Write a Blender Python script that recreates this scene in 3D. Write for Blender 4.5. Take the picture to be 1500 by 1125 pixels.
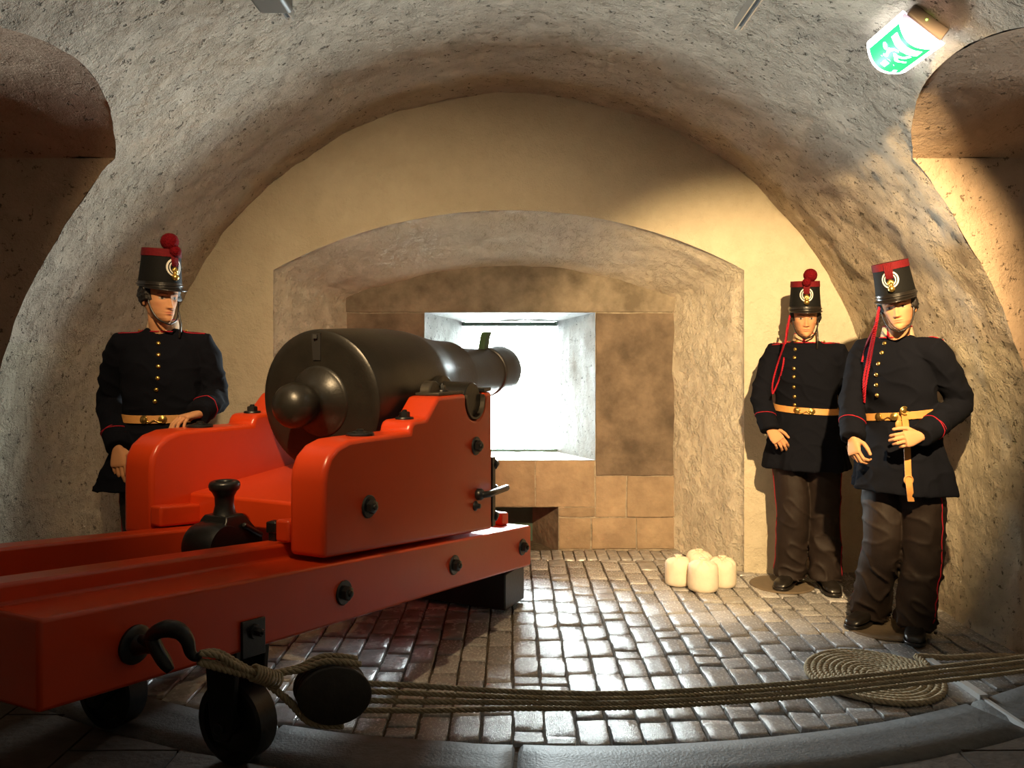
import bpy, bmesh, math, random
from mathutils import Vector, Matrix, noise, Euler, Quaternion
from mathutils.bvhtree import BVHTree
for o in list(bpy.data.objects): bpy.data.objects.remove(o)
S = bpy.context.scene
C = S.collection
R = random.Random(7)
PI = math.pi

# ------------------------------------------------------------------ camera, sky, lamps, exposure
cam = bpy.data.cameras.new('camera')
cam.sensor_width = 36.0
cam.lens = 36.0 * 1180 / 1500
cam.shift_y = -45.5 / 1500
cam.clip_start = 0.05
camo = bpy.data.objects.new('camera', cam); C.objects.link(camo)
camo.location = (0, 0, 1.5); camo.rotation_euler = (PI / 2, 0, 0)
S.camera = camo

W = bpy.data.worlds.new('sky'); S.world = W; W.use_nodes = True
bg = W.node_tree.nodes['Background']
bg.inputs['Color'].default_value = (0.90, 0.95, 1.0, 1)
bg.inputs['Strength'].default_value = 108.0

def lamp(name, kind, loc, target, power, col, size=0.05, angle=60, blend=0.5):
    L = bpy.data.lights.new(name, kind); L.energy = power; L.color = col
    o = bpy.data.objects.new(name, L); C.objects.link(o); o.location = loc
    d = Vector(target) - Vector(loc)
    o.rotation_euler = d.to_track_quat('-Z', 'Y').to_euler()
    if kind == 'SPOT':
        L.spot_size = math.radians(angle); L.spot_blend = blend; L.shadow_soft_size = size
    return o
WARM = (1.0, 0.69, 0.34)
LAMP_R = (1.25, 1.85, 2.76)      # spot on the right-hand track
LAMP_L = (-1.12, 2.05, 2.82)     # spot on the left-hand track
AIM_R = (1.60, 5.5, 1.02)
AIM_L = (-0.60, 4.9, 1.22)
lamp('spot_lamp_right', 'SPOT', LAMP_R, AIM_R, 1350, WARM, 0.03, 52, 0.65)
lamp('spot_lamp_left', 'SPOT', LAMP_L, AIM_L, 340, (1.0, 0.70, 0.37), 0.03, 80, 1.0)
# portal: only guides the sampling of the sky through the window
pl = bpy.data.lights.new('window_portal', 'AREA'); pl.shape = 'RECTANGLE'; pl.size = 0.86; pl.size_y = 1.2
pl.cycles.is_portal = True
po = bpy.data.objects.new('window_portal', pl); C.objects.link(po)
po.location = (-0.02, 6.86, 1.22); po.rotation_euler = (-PI / 2, 0, 0)

S.view_settings.view_transform = 'Standard'; S.view_settings.look = 'None'
S.view_settings.gamma = 1; S.view_settings.use_curve_mapping = False
S.view_settings.exposure = 0.0
S.cycles.use_denoising = True
S.cycles.max_bounces = 10; S.cycles.diffuse_bounces = 6
S.cycles.sample_clamp_indirect = 20.0

# ------------------------------------------------------------------ helpers
class MB:
    """collects vertices and faces, becomes ONE mesh object"""
    def __init__(s): s.v = []; s.f = []
    def add(s, vs, fs):
        n = len(s.v); s.v += [tuple(v) for v in vs]; s.f += [tuple(i + n for i in f) for f in fs]; return s
    def box(s, c, d, rot=None):
        cx, cy, cz = c; x, y, z = d[0] / 2, d[1] / 2, d[2] / 2
        vs = [Vector(p) for p in ((-x,-y,-z),(x,-y,-z),(x,y,-z),(-x,y,-z),(-x,-y,z),(x,-y,z),(x,y,z),(-x,y,z))]
        if rot is not None: vs = [rot @ v for v in vs]
        return s.add([v + Vector(c) for v in vs], [(0,3,2,1),(4,5,6,7),(0,1,5,4),(1,2,6,5),(2,3,7,6),(3,0,4,7)])
    def loft(s, rings, cap=True, closed=True):
        n = len(rings[0]); vs = [p for r in rings for p in r]; fs = []
        for i in range(len(rings) - 1):
            for j in range(n if closed else n - 1):
                k = (j + 1) % n
                fs.append((i*n+j, i*n+k, (i+1)*n+k, (i+1)*n+j))
        if cap and closed:
            fs.append(tuple(reversed(range(n)))); b = (len(rings)-1)*n; fs.append(tuple(range(b, b+n)))
        return s.add(vs, fs)
    def tube(s, path, rad, n=12, flat=1.0, up=None, cap=True, wob=None):
        path = [Vector(p) for p in path]; m = len(path)
        if not hasattr(rad, '__len__'): rad = [rad] * m
        rings = []; ref = None
        for i, p in enumerate(path):
            t = (path[min(i+1, m-1)] - path[max(i-1, 0)]).normalized()
            if ref is None:
                ref = Vector(up) if up is not None else (Vector((0,0,1)) if abs(t.z) < .9 else Vector((0,1,0)))
            a = (ref - t * ref.dot(t))
            if a.length < 1e-5: a = t.orthogonal()
            a.normalize(); ref = a; b = t.cross(a)
            r = rad[i]; ring = []
            for j in range(n):
                th = 2*PI*j/n; q = r if wob is None else r * wob(i, th)
                ring.append(p + a * (math.cos(th) * q * flat) + b * (math.sin(th) * q))
            rings.append(ring)
        return s.loft(rings, cap)
    def lathe(s, prof, org, ax, n=48, up=(0,0,1), cap=True):
        ax = Vector(ax).normalized(); u = Vector(up)
        if abs(u.normalized().dot(ax)) > .98: u = Vector((1,0,0)) if abs(ax.x) < .9 else Vector((0,1,0))
        u = (u - ax*u.dot(ax)).normalized(); w = ax.cross(u); org = Vector(org)
        rings = [[org + ax*l + u*(math.cos(2*PI*j/n)*r) + w*(math.sin(2*PI*j/n)*r) for j in range(n)] for l, r in prof]
        return s.loft(rings, cap)
    def prism(s, poly, fn, a, b):
        n = len(poly); vs = [fn(p, a) for p in poly] + [fn(p, b) for p in poly]
        fs = [tuple(range(n)), tuple(reversed(range(n, 2*n)))] + [(i, i+n, (i+1) % n + n, (i+1) % n) for i in range(n)]
        return s.add(vs, fs)
    def grid(s, fn, nu, nv):
        vs = [fn(i / nu, j / nv) for i in range(nu+1) for j in range(nv+1)]
        fs = [(i*(nv+1)+j, (i+1)*(nv+1)+j, (i+1)*(nv+1)+j+1, i*(nv+1)+j+1) for i in range(nu) for j in range(nv)]
        return s.add(vs, fs)
    def ball(s, c, r, n=12, m=8, sc=(1,1,1), rot=None):
        rings = []
        for i in range(1, m):
            ph = PI*i/m
            ring = []
            for j in range(n):
                th = 2*PI*j/n
                p = Vector((r*math.sin(ph)*math.cos(th)*sc[0], r*math.sin(ph)*math.sin(th)*sc[1], -r*math.cos(ph)*sc[2]))
                if rot is not None: p = rot @ p
                ring.append(p + Vector(c))
            rings.append(ring)
        return s.loft(rings)

def origin_of(parent):
    v = Vector((0, 0, 0))
    while parent is not None: v += parent.location; parent = parent.parent
    return v
def build(name, mb, m=None, parent=None, smooth=False, bevel=0, seg=2, kind=None, label=None, fix=True):
    o0 = origin_of(parent)
    me = bpy.data.meshes.new(name)
    me.from_pydata([(v[0]-o0.x, v[1]-o0.y, v[2]-o0.z) for v in mb.v], [], mb.f)
    if fix:
        b = bmesh.new(); b.from_mesh(me); bmesh.ops.recalc_face_normals(b, faces=b.faces); b.to_mesh(me); b.free()
    if smooth: me.shade_smooth()
    if m: me.materials.append(m)
    o = bpy.data.objects.new(name, me); C.objects.link(o)
    if parent: o.parent = parent
    if bevel:
        md = o.modifiers.new('bevel', 'BEVEL'); md.width = bevel; md.segments = seg; md.limit_method = 'ANGLE'; md.angle_limit = math.radians(40)
        me.shade_smooth()
        try: me.set_sharp_from_angle(angle=math.radians(50))
        except Exception: pass
    if kind: o['kind'] = kind
    if label: o['label'] = label
    return o
def sharp(o, ang=40):
    o.data.shade_smooth(); o.data.set_sharp_from_angle(angle=math.radians(ang)); return o
def thing(name, label, cat, loc=(0,0,0), group=None):
    o = bpy.data.objects.new(name, None); C.objects.link(o); o.location = loc
    o['label'] = label; o['category'] = cat; o.empty_display_size = .1
    if group: o['group'] = group
    return o
def tag(o, label, cat, group=None):
    o['label'] = label; o['category'] = cat
    if group: o['group'] = group
    return o
def freeze(o):
    dg = bpy.context.evaluated_depsgraph_get(); dg.update()
    me = bpy.data.meshes.new_from_object(o.evaluated_get(dg)); o.modifiers.clear(); old = o.data; o.data = me
    bpy.data.meshes.remove(old); return o
def remesh(o, vox, smooth=4, fac=.5):
    md = o.modifiers.new('r', 'REMESH'); md.mode = 'VOXEL'; md.voxel_size = vox
    if smooth:
        sm = o.modifiers.new('s', 'SMOOTH'); sm.iterations = smooth; sm.factor = fac
    freeze(o); o.data.shade_smooth(); return o
def catmull(pts, k=6):
    P = [Vector(p) for p in pts]; out = []
    for i in range(len(P)-1):
        a, b, c, d = P[max(i-1,0)], P[i], P[i+1], P[min(i+2, len(P)-1)]
        for q in range(k):
            t = q/k
            out.append(.5*((2*b)+(c-a)*t+(2*a-5*b+4*c-d)*t*t+(3*b-a-3*c+d)*t**3))
    out.append(P[-1]); return out
def interp(tab, x):
    if x <= tab[0][0]: return tab[0][1:]
    for a, b in zip(tab, tab[1:]):
        if x <= b[0]:
            t = (x-a[0])/(b[0]-a[0]); t2 = t*t*(3-2*t)*.5 + t*.5
            return tuple(p+(q-p)*t2 for p, q in zip(a[1:], b[1:]))
    return tab[-1][1:]
def at(px, py, D):
    return Vector(((px-750)/1180*D, D, 1.5-(py-517)/1180*D))

# ------------------------------------------------------------------ materials
def mat(name, col, rough=.6, metal=0, spec=.5, noise_amt=0, noise_scale=8, col2=None, bump=0, bump_scale=40, bump_dist=.01, coat=0, rand=0, sheen=0, fine=0, rough2=None):
    m = bpy.data.materials.new(name); m.use_nodes = True; nt = m.node_tree; N = nt.nodes; L = nt.links
    b = N['Principled BSDF']
    b.inputs['Base Color'].default_value = (*col, 1); b.inputs['Roughness'].default_value = rough; b.inputs['Metallic'].default_value = metal
    b.inputs['Specular IOR Level'].default_value = spec
    if coat: b.inputs['Coat Weight'].default_value = coat; b.inputs['Coat Roughness'].default_value = .15
    if sheen: b.inputs['Sheen Weight'].default_value = sheen; b.inputs['Sheen Roughness'].default_value = .5
    tc = N.new('ShaderNodeTexCoord')
    src = None
    if noise_amt or col2:
        n = N.new('ShaderNodeTexNoise'); n.inputs['Scale'].default_value = noise_scale; n.inputs['Detail'].default_value = 6
        n.inputs['Roughness'].default_value = .62
        L.new(tc.outputs['Object'], n.inputs['Vector'])
        r = N.new('ShaderNodeValToRGB'); r.color_ramp.elements[0].position = .35; r.color_ramp.elements[1].position = .68
        c2 = col2 or tuple(c*(1-noise_amt) for c in col)
        r.color_ramp.elements[0].color = (*c2, 1); r.color_ramp.elements[1].color = (*col, 1)
        L.new(n.outputs['Fac'], r.inputs['Fac']); src = r.outputs['Color']
        if rough2 is not None:
            mr = N.new('ShaderNodeMapRange'); mr.inputs['From Min'].default_value = .35; mr.inputs['From Max'].default_value = .65
            mr.inputs['To Min'].default_value = rough2; mr.inputs['To Max'].default_value = rough
            L.new(n.outputs['Fac'], mr.inputs['Value']); L.new(mr.outputs[0], b.inputs['Roughness'])
    if rand:
        oi = N.new('ShaderNodeObjectInfo'); hs = N.new('ShaderNodeHueSaturation')
        mr = N.new('ShaderNodeMapRange'); mr.inputs['To Min'].default_value = 1-rand; mr.inputs['To Max'].default_value = 1+rand
        L.new(oi.outputs['Random'], mr.inputs['Value']); L.new(mr.outputs[0], hs.inputs['Value'])
        if src: L.new(src, hs.inputs['Color'])
        else: hs.inputs['Color'].default_value = (*col, 1)
        src = hs.outputs['Color']
    if src: L.new(src, b.inputs['Base Color'])
    if bump:
        n2 = N.new('ShaderNodeTexNoise'); n2.inputs['Scale'].default_value = bump_scale; n2.inputs['Detail'].default_value = 8 if not fine else 3
        L.new(tc.outputs['Object'], n2.inputs['Vector'])
        bp = N.new('ShaderNodeBump'); bp.inputs['Strength'].default_value = bump; bp.inputs['Distance'].default_value = bump_dist
        L.new(n2.outputs['Fac'], bp.inputs['Height']); L.new(bp.outputs['Normal'], b.inputs['Normal'])
    return m
def plaster(name, col, dark, strength=1.0, chips=True, stretch=(1,1,1)):
    m = bpy.data.materials.new(name); m.use_nodes = True; nt = m.node_tree; N = nt.nodes; L = nt.links
    b = N['Principled BSDF']; b.inputs['Roughness'].default_value = .9; b.inputs['Specular IOR Level'].default_value = .2
    tc = N.new('ShaderNodeTexCoord'); mp = N.new('ShaderNodeMapping'); mp.inputs['Scale'].default_value = stretch
    L.new(tc.outputs['Object'], mp.inputs['Vector'])
    def nz(sc, det, rough=.6):
        n = N.new('ShaderNodeTexNoise'); n.inputs['Scale'].default_value = sc; n.inputs['Detail'].default_value = det; n.inputs['Roughness'].default_value = rough
        L.new(mp.outputs[0], n.inputs['Vector']); return n
    big = nz(1.6, 5); mid = nz(9, 8, .7); fin = nz(55, 6, .7)
    r = N.new('ShaderNodeValToRGB'); r.color_ramp.elements[0].position = .3; r.color_ramp.elements[1].position = .62
    r.color_ramp.elements[0].color = (*dark, 1); r.color_ramp.elements[1].color = (*col, 1)
    mx = N.new('ShaderNodeMath'); mx.operation = 'MULTIPLY_ADD'; mx.inputs[1].default_value = .5
    L.new(big.outputs['Fac'], mx.inputs[0]); m2 = N.new('ShaderNodeMath'); m2.operation = 'MULTIPLY'; m2.inputs[1].default_value = .5
    L.new(mid.outputs['Fac'], m2.inputs[0]); L.new(m2.outputs[0], mx.inputs[2]); L.new(mx.outputs[0], r.inputs['Fac'])
    col_out = r.outputs['Color']
    # flaked pits: small, dark, irregular
    pit = nz(22, 3, .8)
    pr = N.new('ShaderNodeValToRGB'); pr.color_ramp.elements[0].position = .335; pr.color_ramp.elements[1].position = .385
    pr.color_ramp.elements[0].color = (0,0,0,1); pr.color_ramp.elements[1].color = (1,1,1,1)
    L.new(pit.outputs['Fac'], pr.inputs['Fac'])
    if chips:
        mc = N.new('ShaderNodeMix'); mc.data_type = 'RGBA'; mc.inputs[6].default_value = tuple(c*.42 for c in dark) + (1,)
        L.new(pr.outputs['Color'], mc.inputs[0]); L.new(col_out, mc.inputs[7]); col_out = mc.outputs[2]
    L.new(col_out, b.inputs['Base Color'])
    # relief: lumpy trowelled coat + flaking edges
    vor = N.new('ShaderNodeTexVoronoi'); vor.inputs['Scale'].default_value = 13; vor.feature = 'SMOOTH_F1'
    wv = N.new('ShaderNodeVectorMath'); wv.operation = 'MULTIPLY_ADD'; wv.inputs[1].default_value = (.25,.25,.25)
    L.new(mid.outputs['Color'], wv.inputs[0]); L.new(mp.outputs[0], wv.inputs[2]); L.new(wv.outputs[0], vor.inputs['Vector'])
    st = N.new('ShaderNodeValToRGB'); st.color_ramp.elements[0].position = .42; st.color_ramp.elements[1].position = .5
    fl = nz(6, 6, .75); L.new(fl.outputs['Fac'], st.inputs['Fac'])
    def mul(sock, k):
        q = N.new('ShaderNodeMath'); q.operation = 'MULTIPLY'; q.inputs[1].default_value = k; L.new(sock, q.inputs[0]); return q.outputs[0]
    def add(a, c):
        q = N.new('ShaderNodeMath'); L.new(a, q.inputs[0]); L.new(c, q.inputs[1]); return q.outputs[0]
    h = add(mul(mid.outputs['Fac'], .9), mul(fin.outputs['Fac'], .22))
    h = add(h, mul(st.outputs['Color'], .22)); h = add(h, mul(vor.outputs['Distance'], .35))
    if chips: h = add(h, mul(pr.outputs['Color'], .25))
    bp = N.new('ShaderNodeBump'); bp.inputs['Strength'].default_value = strength; bp.inputs['Distance'].default_value = .03
    L.new(h, bp.inputs['Height']); L.new(bp.outputs['Normal'], b.inputs['Normal'])
    return m
def emit(name, col, s):
    m = bpy.data.materials.new(name); m.use_nodes = True; b = m.node_tree.nodes['Principled BSDF']
    b.inputs['Base Color'].default_value = (*col, 1); b.inputs['Emission Color'].default_value = (*col, 1); b.inputs['Emission Strength'].default_value = s
    return m
def glass_mat():
    m = bpy.data.materials.new('window_glass'); m.use_nodes = True; nt = m.node_tree; N = nt.nodes; L = nt.links
    for n in list(N):
        if n.type != 'OUTPUT_MATERIAL': N.remove(n)
    t = N.new('ShaderNodeBsdfTransparent'); t.inputs['Color'].default_value = (.93, .97, .95, 1)
    g = N.new('ShaderNodeBsdfGlossy'); g.inputs['Roughness'].default_value = .02
    f = N.new('ShaderNodeFresnel'); f.inputs['IOR'].default_value = 1.45
    x = N.new('ShaderNodeMixShader'); L.new(f.outputs[0], x.inputs[0]); L.new(t.outputs[0], x.inputs[1]); L.new(g.outputs[0], x.inputs[2])
    L.new(x.outputs[0], [n for n in N if n.type == 'OUTPUT_MATERIAL'][0].inputs['Surface']); return m

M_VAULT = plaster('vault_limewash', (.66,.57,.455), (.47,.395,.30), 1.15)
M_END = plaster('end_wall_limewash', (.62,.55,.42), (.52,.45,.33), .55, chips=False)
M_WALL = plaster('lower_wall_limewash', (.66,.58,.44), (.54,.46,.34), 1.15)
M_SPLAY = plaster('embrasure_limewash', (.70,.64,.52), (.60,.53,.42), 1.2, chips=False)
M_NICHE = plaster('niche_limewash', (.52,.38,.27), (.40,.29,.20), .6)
M_REVEAL = plaster('window_reveal_dimmed', (.27,.275,.265), (.17,.175,.17), .6)  # whitewash darkened in colour so the daylit sides do not blow out
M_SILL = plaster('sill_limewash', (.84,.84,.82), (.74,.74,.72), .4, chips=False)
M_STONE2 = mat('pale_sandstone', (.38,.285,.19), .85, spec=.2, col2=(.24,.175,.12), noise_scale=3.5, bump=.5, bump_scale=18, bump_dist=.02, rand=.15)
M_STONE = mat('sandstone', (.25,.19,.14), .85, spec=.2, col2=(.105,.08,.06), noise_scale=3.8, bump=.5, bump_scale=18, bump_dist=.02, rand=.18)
M_MORTAR = mat('mortar', (.42,.36,.28), .95, spec=.1, noise_amt=.4, noise_scale=20, bump=.6, bump_scale=60)
M_JOINT = mat('floor_joint_dirt', (.12,.095,.07), .95, spec=.1, noise_amt=.5, noise_scale=30, bump=.5, bump_scale=80)
M_BRICK = mat('worn_floor_brick', (.42,.41,.41), .30, spec=.9, col2=(.26,.25,.25), noise_scale=9, bump=.40, bump_scale=38, bump_dist=.008, rand=.30, rough2=.20)
M_FLAG = mat('brown_flagstone', (.105,.08,.062), .75, spec=.25, col2=(.07,.052,.04), noise_scale=6, bump=.5, bump_scale=30, rand=.2)
M_KERB = mat('bluestone_kerb', (.15,.155,.16), .55, spec=.5, noise_amt=.3, noise_scale=25, bump=.4, bump_scale=90, bump_dist=.008)
M_PALE = mat('pale_metal_strip', (.55,.55,.55), .45, spec=.5, noise_amt=.2)
M_RED = mat('red_gloss_paint', (.62,.052,.009), .30, spec=.5, noise_amt=.07, noise_scale=3, bump=.06, bump_scale=25, bump_dist=.01)
M_IRON = mat('black_iron', (.010,.010,.010), .36, spec=.6, noise_amt=.3, noise_scale=20, bump=.1, bump_scale=60)
M_GUN = mat('blackened_gun_iron', (.025,.022,.017), .36, metal=0.25, spec=.6, noise_amt=.3, noise_scale=9, bump=.12, bump_scale=70, bump_dist=.006)
M_PLATE = mat('worn_iron_plate', (.10,.085,.065), .4, metal=.5, noise_amt=.4, noise_scale=14, bump=.1)
M_NAVY = mat('navy_wool', (.0050,.0056,.0095), .95, spec=.10, noise_amt=.2, noise_scale=120, bump=.25, bump_scale=300, bump_dist=.003)
M_TROU = mat('brown_cloth', (.016,.0088,.006), .7, spec=.3, noise_amt=.2, noise_scale=60, bump=.2, bump_scale=200, bump_dist=.003)
M_LEATH = mat('tan_leather', (.58,.27,.075), .5, spec=.4, noise_amt=.2, noise_scale=15, bump=.1, bump_scale=120)
M_BLKL = mat('black_leather', (.014,.011,.009), .3, spec=.6, noise_amt=.3, noise_scale=20, bump=.1, bump_scale=80)
M_FELT = mat('black_felt', (.005,.005,.005), .8, spec=.2, bump=.15, bump_scale=250)
M_REDC = mat('red_cloth', (.14,.006,.010), .8, spec=.2, noise_amt=.25, noise_scale=90, bump=.25, bump_scale=220, bump_dist=.003)
M_POM = mat('red_wool', (.18,.004,.009), .95, spec=.1, noise_amt=.45, noise_scale=130, bump=1.0, bump_scale=170, bump_dist=.012)
M_PIPE = mat('red_piping', (.33,.010,.022), .7, spec=.2)
M_GOLD = mat('brass', (.80,.52,.14), .28, metal=.95, noise_amt=.25, noise_scale=30)
M_SILV = mat('white_braid', (.70,.68,.62), .5, spec=.4)
M_COLLAR = mat('pale_collar_cloth', (.66,.46,.28), .8, noise_amt=.15)
M_HAIR = mat('dark_hair', (.012,.008,.006), .55, spec=.4, noise_amt=.4, noise_scale=60, bump=.6, bump_scale=90, bump_dist=.01)
M_DISC = mat('stand_disc', (.16,.12,.08), .6, noise_amt=.3, noise_scale=15, bump=.15)
M_ROPE = mat('hemp_rope', (.50,.40,.26), .9, spec=.15, noise_amt=.35, noise_scale=70, bump=.5, bump_scale=260, bump_dist=.003)
M_WOOD = mat('tarred_wood', (.035,.025,.017), .5, noise_amt=.4, noise_scale=14, bump=.2)
M_SACK = mat('white_sackcloth', (.80,.70,.55), .85, spec=.2, noise_amt=.08, noise_scale=25, bump=.2, bump_scale=150, bump_dist=.004)
M_GRNF = mat('dark_green_frame', (.05,.09,.07), .5)
M_ALU = mat('track_aluminium', (.62,.60,.56), .35, metal=.6)
M_DARK = mat('dark_slot', (.012,.011,.010), .7)
M_BOX = mat('grey_lamp_housing', (.13,.12,.10), .5)
M_RECESS_SHADE = mat('recess_shade_green', (.055,.10,.075), .7, noise_amt=.3)  # greenish shade inside the recess, put into the colour
def skin_mat():
    m = mat('painted_skin', (.7,.4,.24), .7, spec=.18, bump=.04, bump_scale=80)
    a = m.node_tree.nodes.new('ShaderNodeAttribute'); a.attribute_name = 'paint'
    b = m.node_tree.nodes['Principled BSDF']; m.node_tree.links.new(a.outputs['Color'], b.inputs['Base Color'])
    b.inputs['Subsurface Weight'].default_value = .06; b.inputs['Subsurface Radius'].default_value = (.02,.008,.004); b.inputs['Subsurface Scale'].default_value = .3
    return m
M_SKIN = skin_mat()

# ------------------------------------------------------------------ the casemate: barrel vault, side niches, end wall, embrasure
VX, VR, VZ = 0.0, 2.50, 0.77
YE = 5.5                                    # end wall
def fbm(p, sc, amp):
    return amp * noise.fractal(Vector(p) * sc, 1.0, 2.0, 4, noise_basis='PERLIN_ORIGINAL')
def vault_pt(l, y, amp=.022):
    """l = signed arc length from the crown; follows the circle, then straight down"""
    q = VR * PI / 2
    if abs(l) <= q:
        a = l / VR; d = Vector((math.sin(a), 0, math.cos(a))); p = Vector((VX, y, VZ)) + d * VR
    else:
        d = Vector((math.copysign(1, l), 0, 0)); p = Vector((VX + math.copysign(VR, l), y, VZ - (abs(l) - q)))
    return p + d * (fbm(p, 2.3, amp) + fbm(p, 7, amp * .4))
LF = VR * PI / 2 + VZ + .03                 # arc length down to the floor
def l_of_z(z):
    return VR * math.acos(max(-1, min(1, (z - VZ) / VR))) if z > VZ else VR * PI / 2 + (VZ - z)
N0, N1, NS, NC = 2.28, 3.80, 2.42, 2.63     # niche opening along y, spring and crown height
def niche_top(y):
    h = (N1 - N0) / 2; r = (h*h + (NC-NS)**2) / (2*(NC-NS)); c = (N0 + N1) / 2
    return NC - r + math.sqrt(max(0, r*r - (y - c)**2))
ZS = 1.55                                    # where walls are said to end and the ceiling begins
LS = l_of_z(ZS)
def lerp(a, b, t): return a + (b - a) * t
cl = MB()
cl.grid(lambda u, v: vault_pt(lerp(-LS, LS, u), lerp(N1, YE + .03, v)), 210, 64)
def zb(u, v):
    y = lerp(N0, N1, v); e = l_of_z(niche_top(y)); return vault_pt(lerp(-e, e, u), y)
cl.grid(zb, 170, 60)
cl.grid(lambda u, v: vault_pt(lerp(-LS, LS, u), lerp(-3, N0, v)), 60, 40)
ceiling = build('ceiling', cl, M_VAULT, smooth=True, kind='structure', fix=False)
for sgn, nm in ((-1, 'wall_left'), (1, 'wall_right')):
    wl = MB()
    wl.grid(lambda u, v: vault_pt(sgn * lerp(LS, LF, u), lerp(N1, YE + .03, v)), 80, 70)
    wl.grid(lambda u, v: vault_pt(sgn * lerp(LS, LF, u), lerp(-3, N0, v)), 20, 40)
    X1 = VX + sgn * 4.0
    # jamb that faces the camera, inner jamb, arched soffit, far end of the niche
    def jamb(y, s0):
        def f(u, v):
            z = lerp(-.03, NS, v); e = vault_pt(sgn * l_of_z(z), y)
            p = Vector((lerp(e.x, X1, u), y, z)); k = min(1, u * 12)
            return p + Vector((0, s0 * k * (fbm(p, 2.6, .02)), 0))
        return f
    nw = MB()
    nw.grid(jamb(N1, 1), 60, 80); nw.grid(jamb(N0, -1), 20, 30)
    def soff(u, v):
        y = lerp(N0, N1, v); z = niche_top(y); e = vault_pt(sgn * l_of_z(z), y)
        p = Vector((lerp(e.x, X1, u), y, z)); k = min(1, u * 12)
        return p + Vector((0, 0, k * fbm(p, 2.6, .02)))
    nw.grid(soff, 50, 50)
    nw.grid(lambda u, v: Vector((X1, lerp(N0, N1, u), lerp(-.03, NC, v))), 4, 4)
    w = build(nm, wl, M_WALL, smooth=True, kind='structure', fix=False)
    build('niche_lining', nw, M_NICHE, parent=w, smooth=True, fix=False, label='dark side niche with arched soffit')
bw = MB(); bw.grid(lambda u, v: Vector((lerp(-2.6, 2.7, u), -3, lerp(-.03, 3.4, v))), 4, 4)
build('wall_front', bw, M_NICHE, kind='structure', fix=False)

# end wall with the splayed segmental embrasure
YW = 6.15                                    # stone face at the back of the embrasure
FRONT = (-1.63, 1.585, 2.066, 2.474); BACK = (-1.25, 1.225, 1.914, 2.15)
def arch_path(A, n=40, jn=24):
    x0, x1, zs, zc = A; h = (x1-x0)/2; r = (h*h+(zc-zs)**2)/(2*(zc-zs)); cx = (x0+x1)/2; a0 = math.asin(h/r)
    pts = [Vector((x0, 0, lerp(-.03, zs, i/jn))) for i in range(jn)]
    pts += [Vector((cx + r*math.sin(lerp(-a0, a0, i/n)), 0, zc - r + r*math.cos(lerp(-a0, a0, i/n)))) for i in range(n)]
    pts += [Vector((x1, 0, lerp(zs, -.03, i/jn))) for i in range(jn+1)]
    return pts
NP = 24 + 40 + 24
fp, bp_ = arch_path(FRONT), arch_path(BACK)
def outer_path():
    out = []
    for i in range(NP+1):
        t = i/NP
        if t < .2: l = -lerp(LF, LF-1.35, t/.2)
        elif t > .8: l = lerp(LF-1.35, LF, (t-.8)/.2)
        else: l = lerp(-(LF-1.35), LF-1.35, (t-.2)/.6)
        p = vault_pt(l, YE, 0); d = (p - Vector((VX, YE, max(VZ, p.z) if abs(l) > VR*PI/2 else VZ))); out.append(p + d.normalized()*.07)
    return out
op = outer_path()
def endw(u, v):
    i = min(int(u*NP+.5), NP); p = fp[i].copy(); p.y = YE
    q = p.lerp(op[i], v); k = min(1, v*14)
    q.y += fbm(q, 2.2, .018)*k + .02*(1-k)*0
    return q
ew = MB(); ew.grid(endw, NP, 44)
def splay(u, v):
    i = min(int(u*NP+.5), NP); a = fp[i].copy(); a.y = YE; b = bp_[i].copy(); b.y = YW + .02
    p = a.lerp(b, v)
    k = min(1, v*10)
    d = (p - Vector((-.02, p.y, 1.0))); d.y = 0; d.normalize()
    rnd = .05 * max(0, 1 - v/.18)**2            # worn, rounded arris
    return p + d*(fbm(p, 3.5, .022)*k + rnd*k)
es = MB(); es.grid(splay, NP, 34)
wall_back = build('wall_back', ew, M_END, smooth=True, kind='structure', fix=False)
build('embrasure_splay', es, M_SPLAY, parent=wall_back, smooth=True, fix=False, label='whitewashed splayed cheeks and arched soffit of the embrasure')

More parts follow.
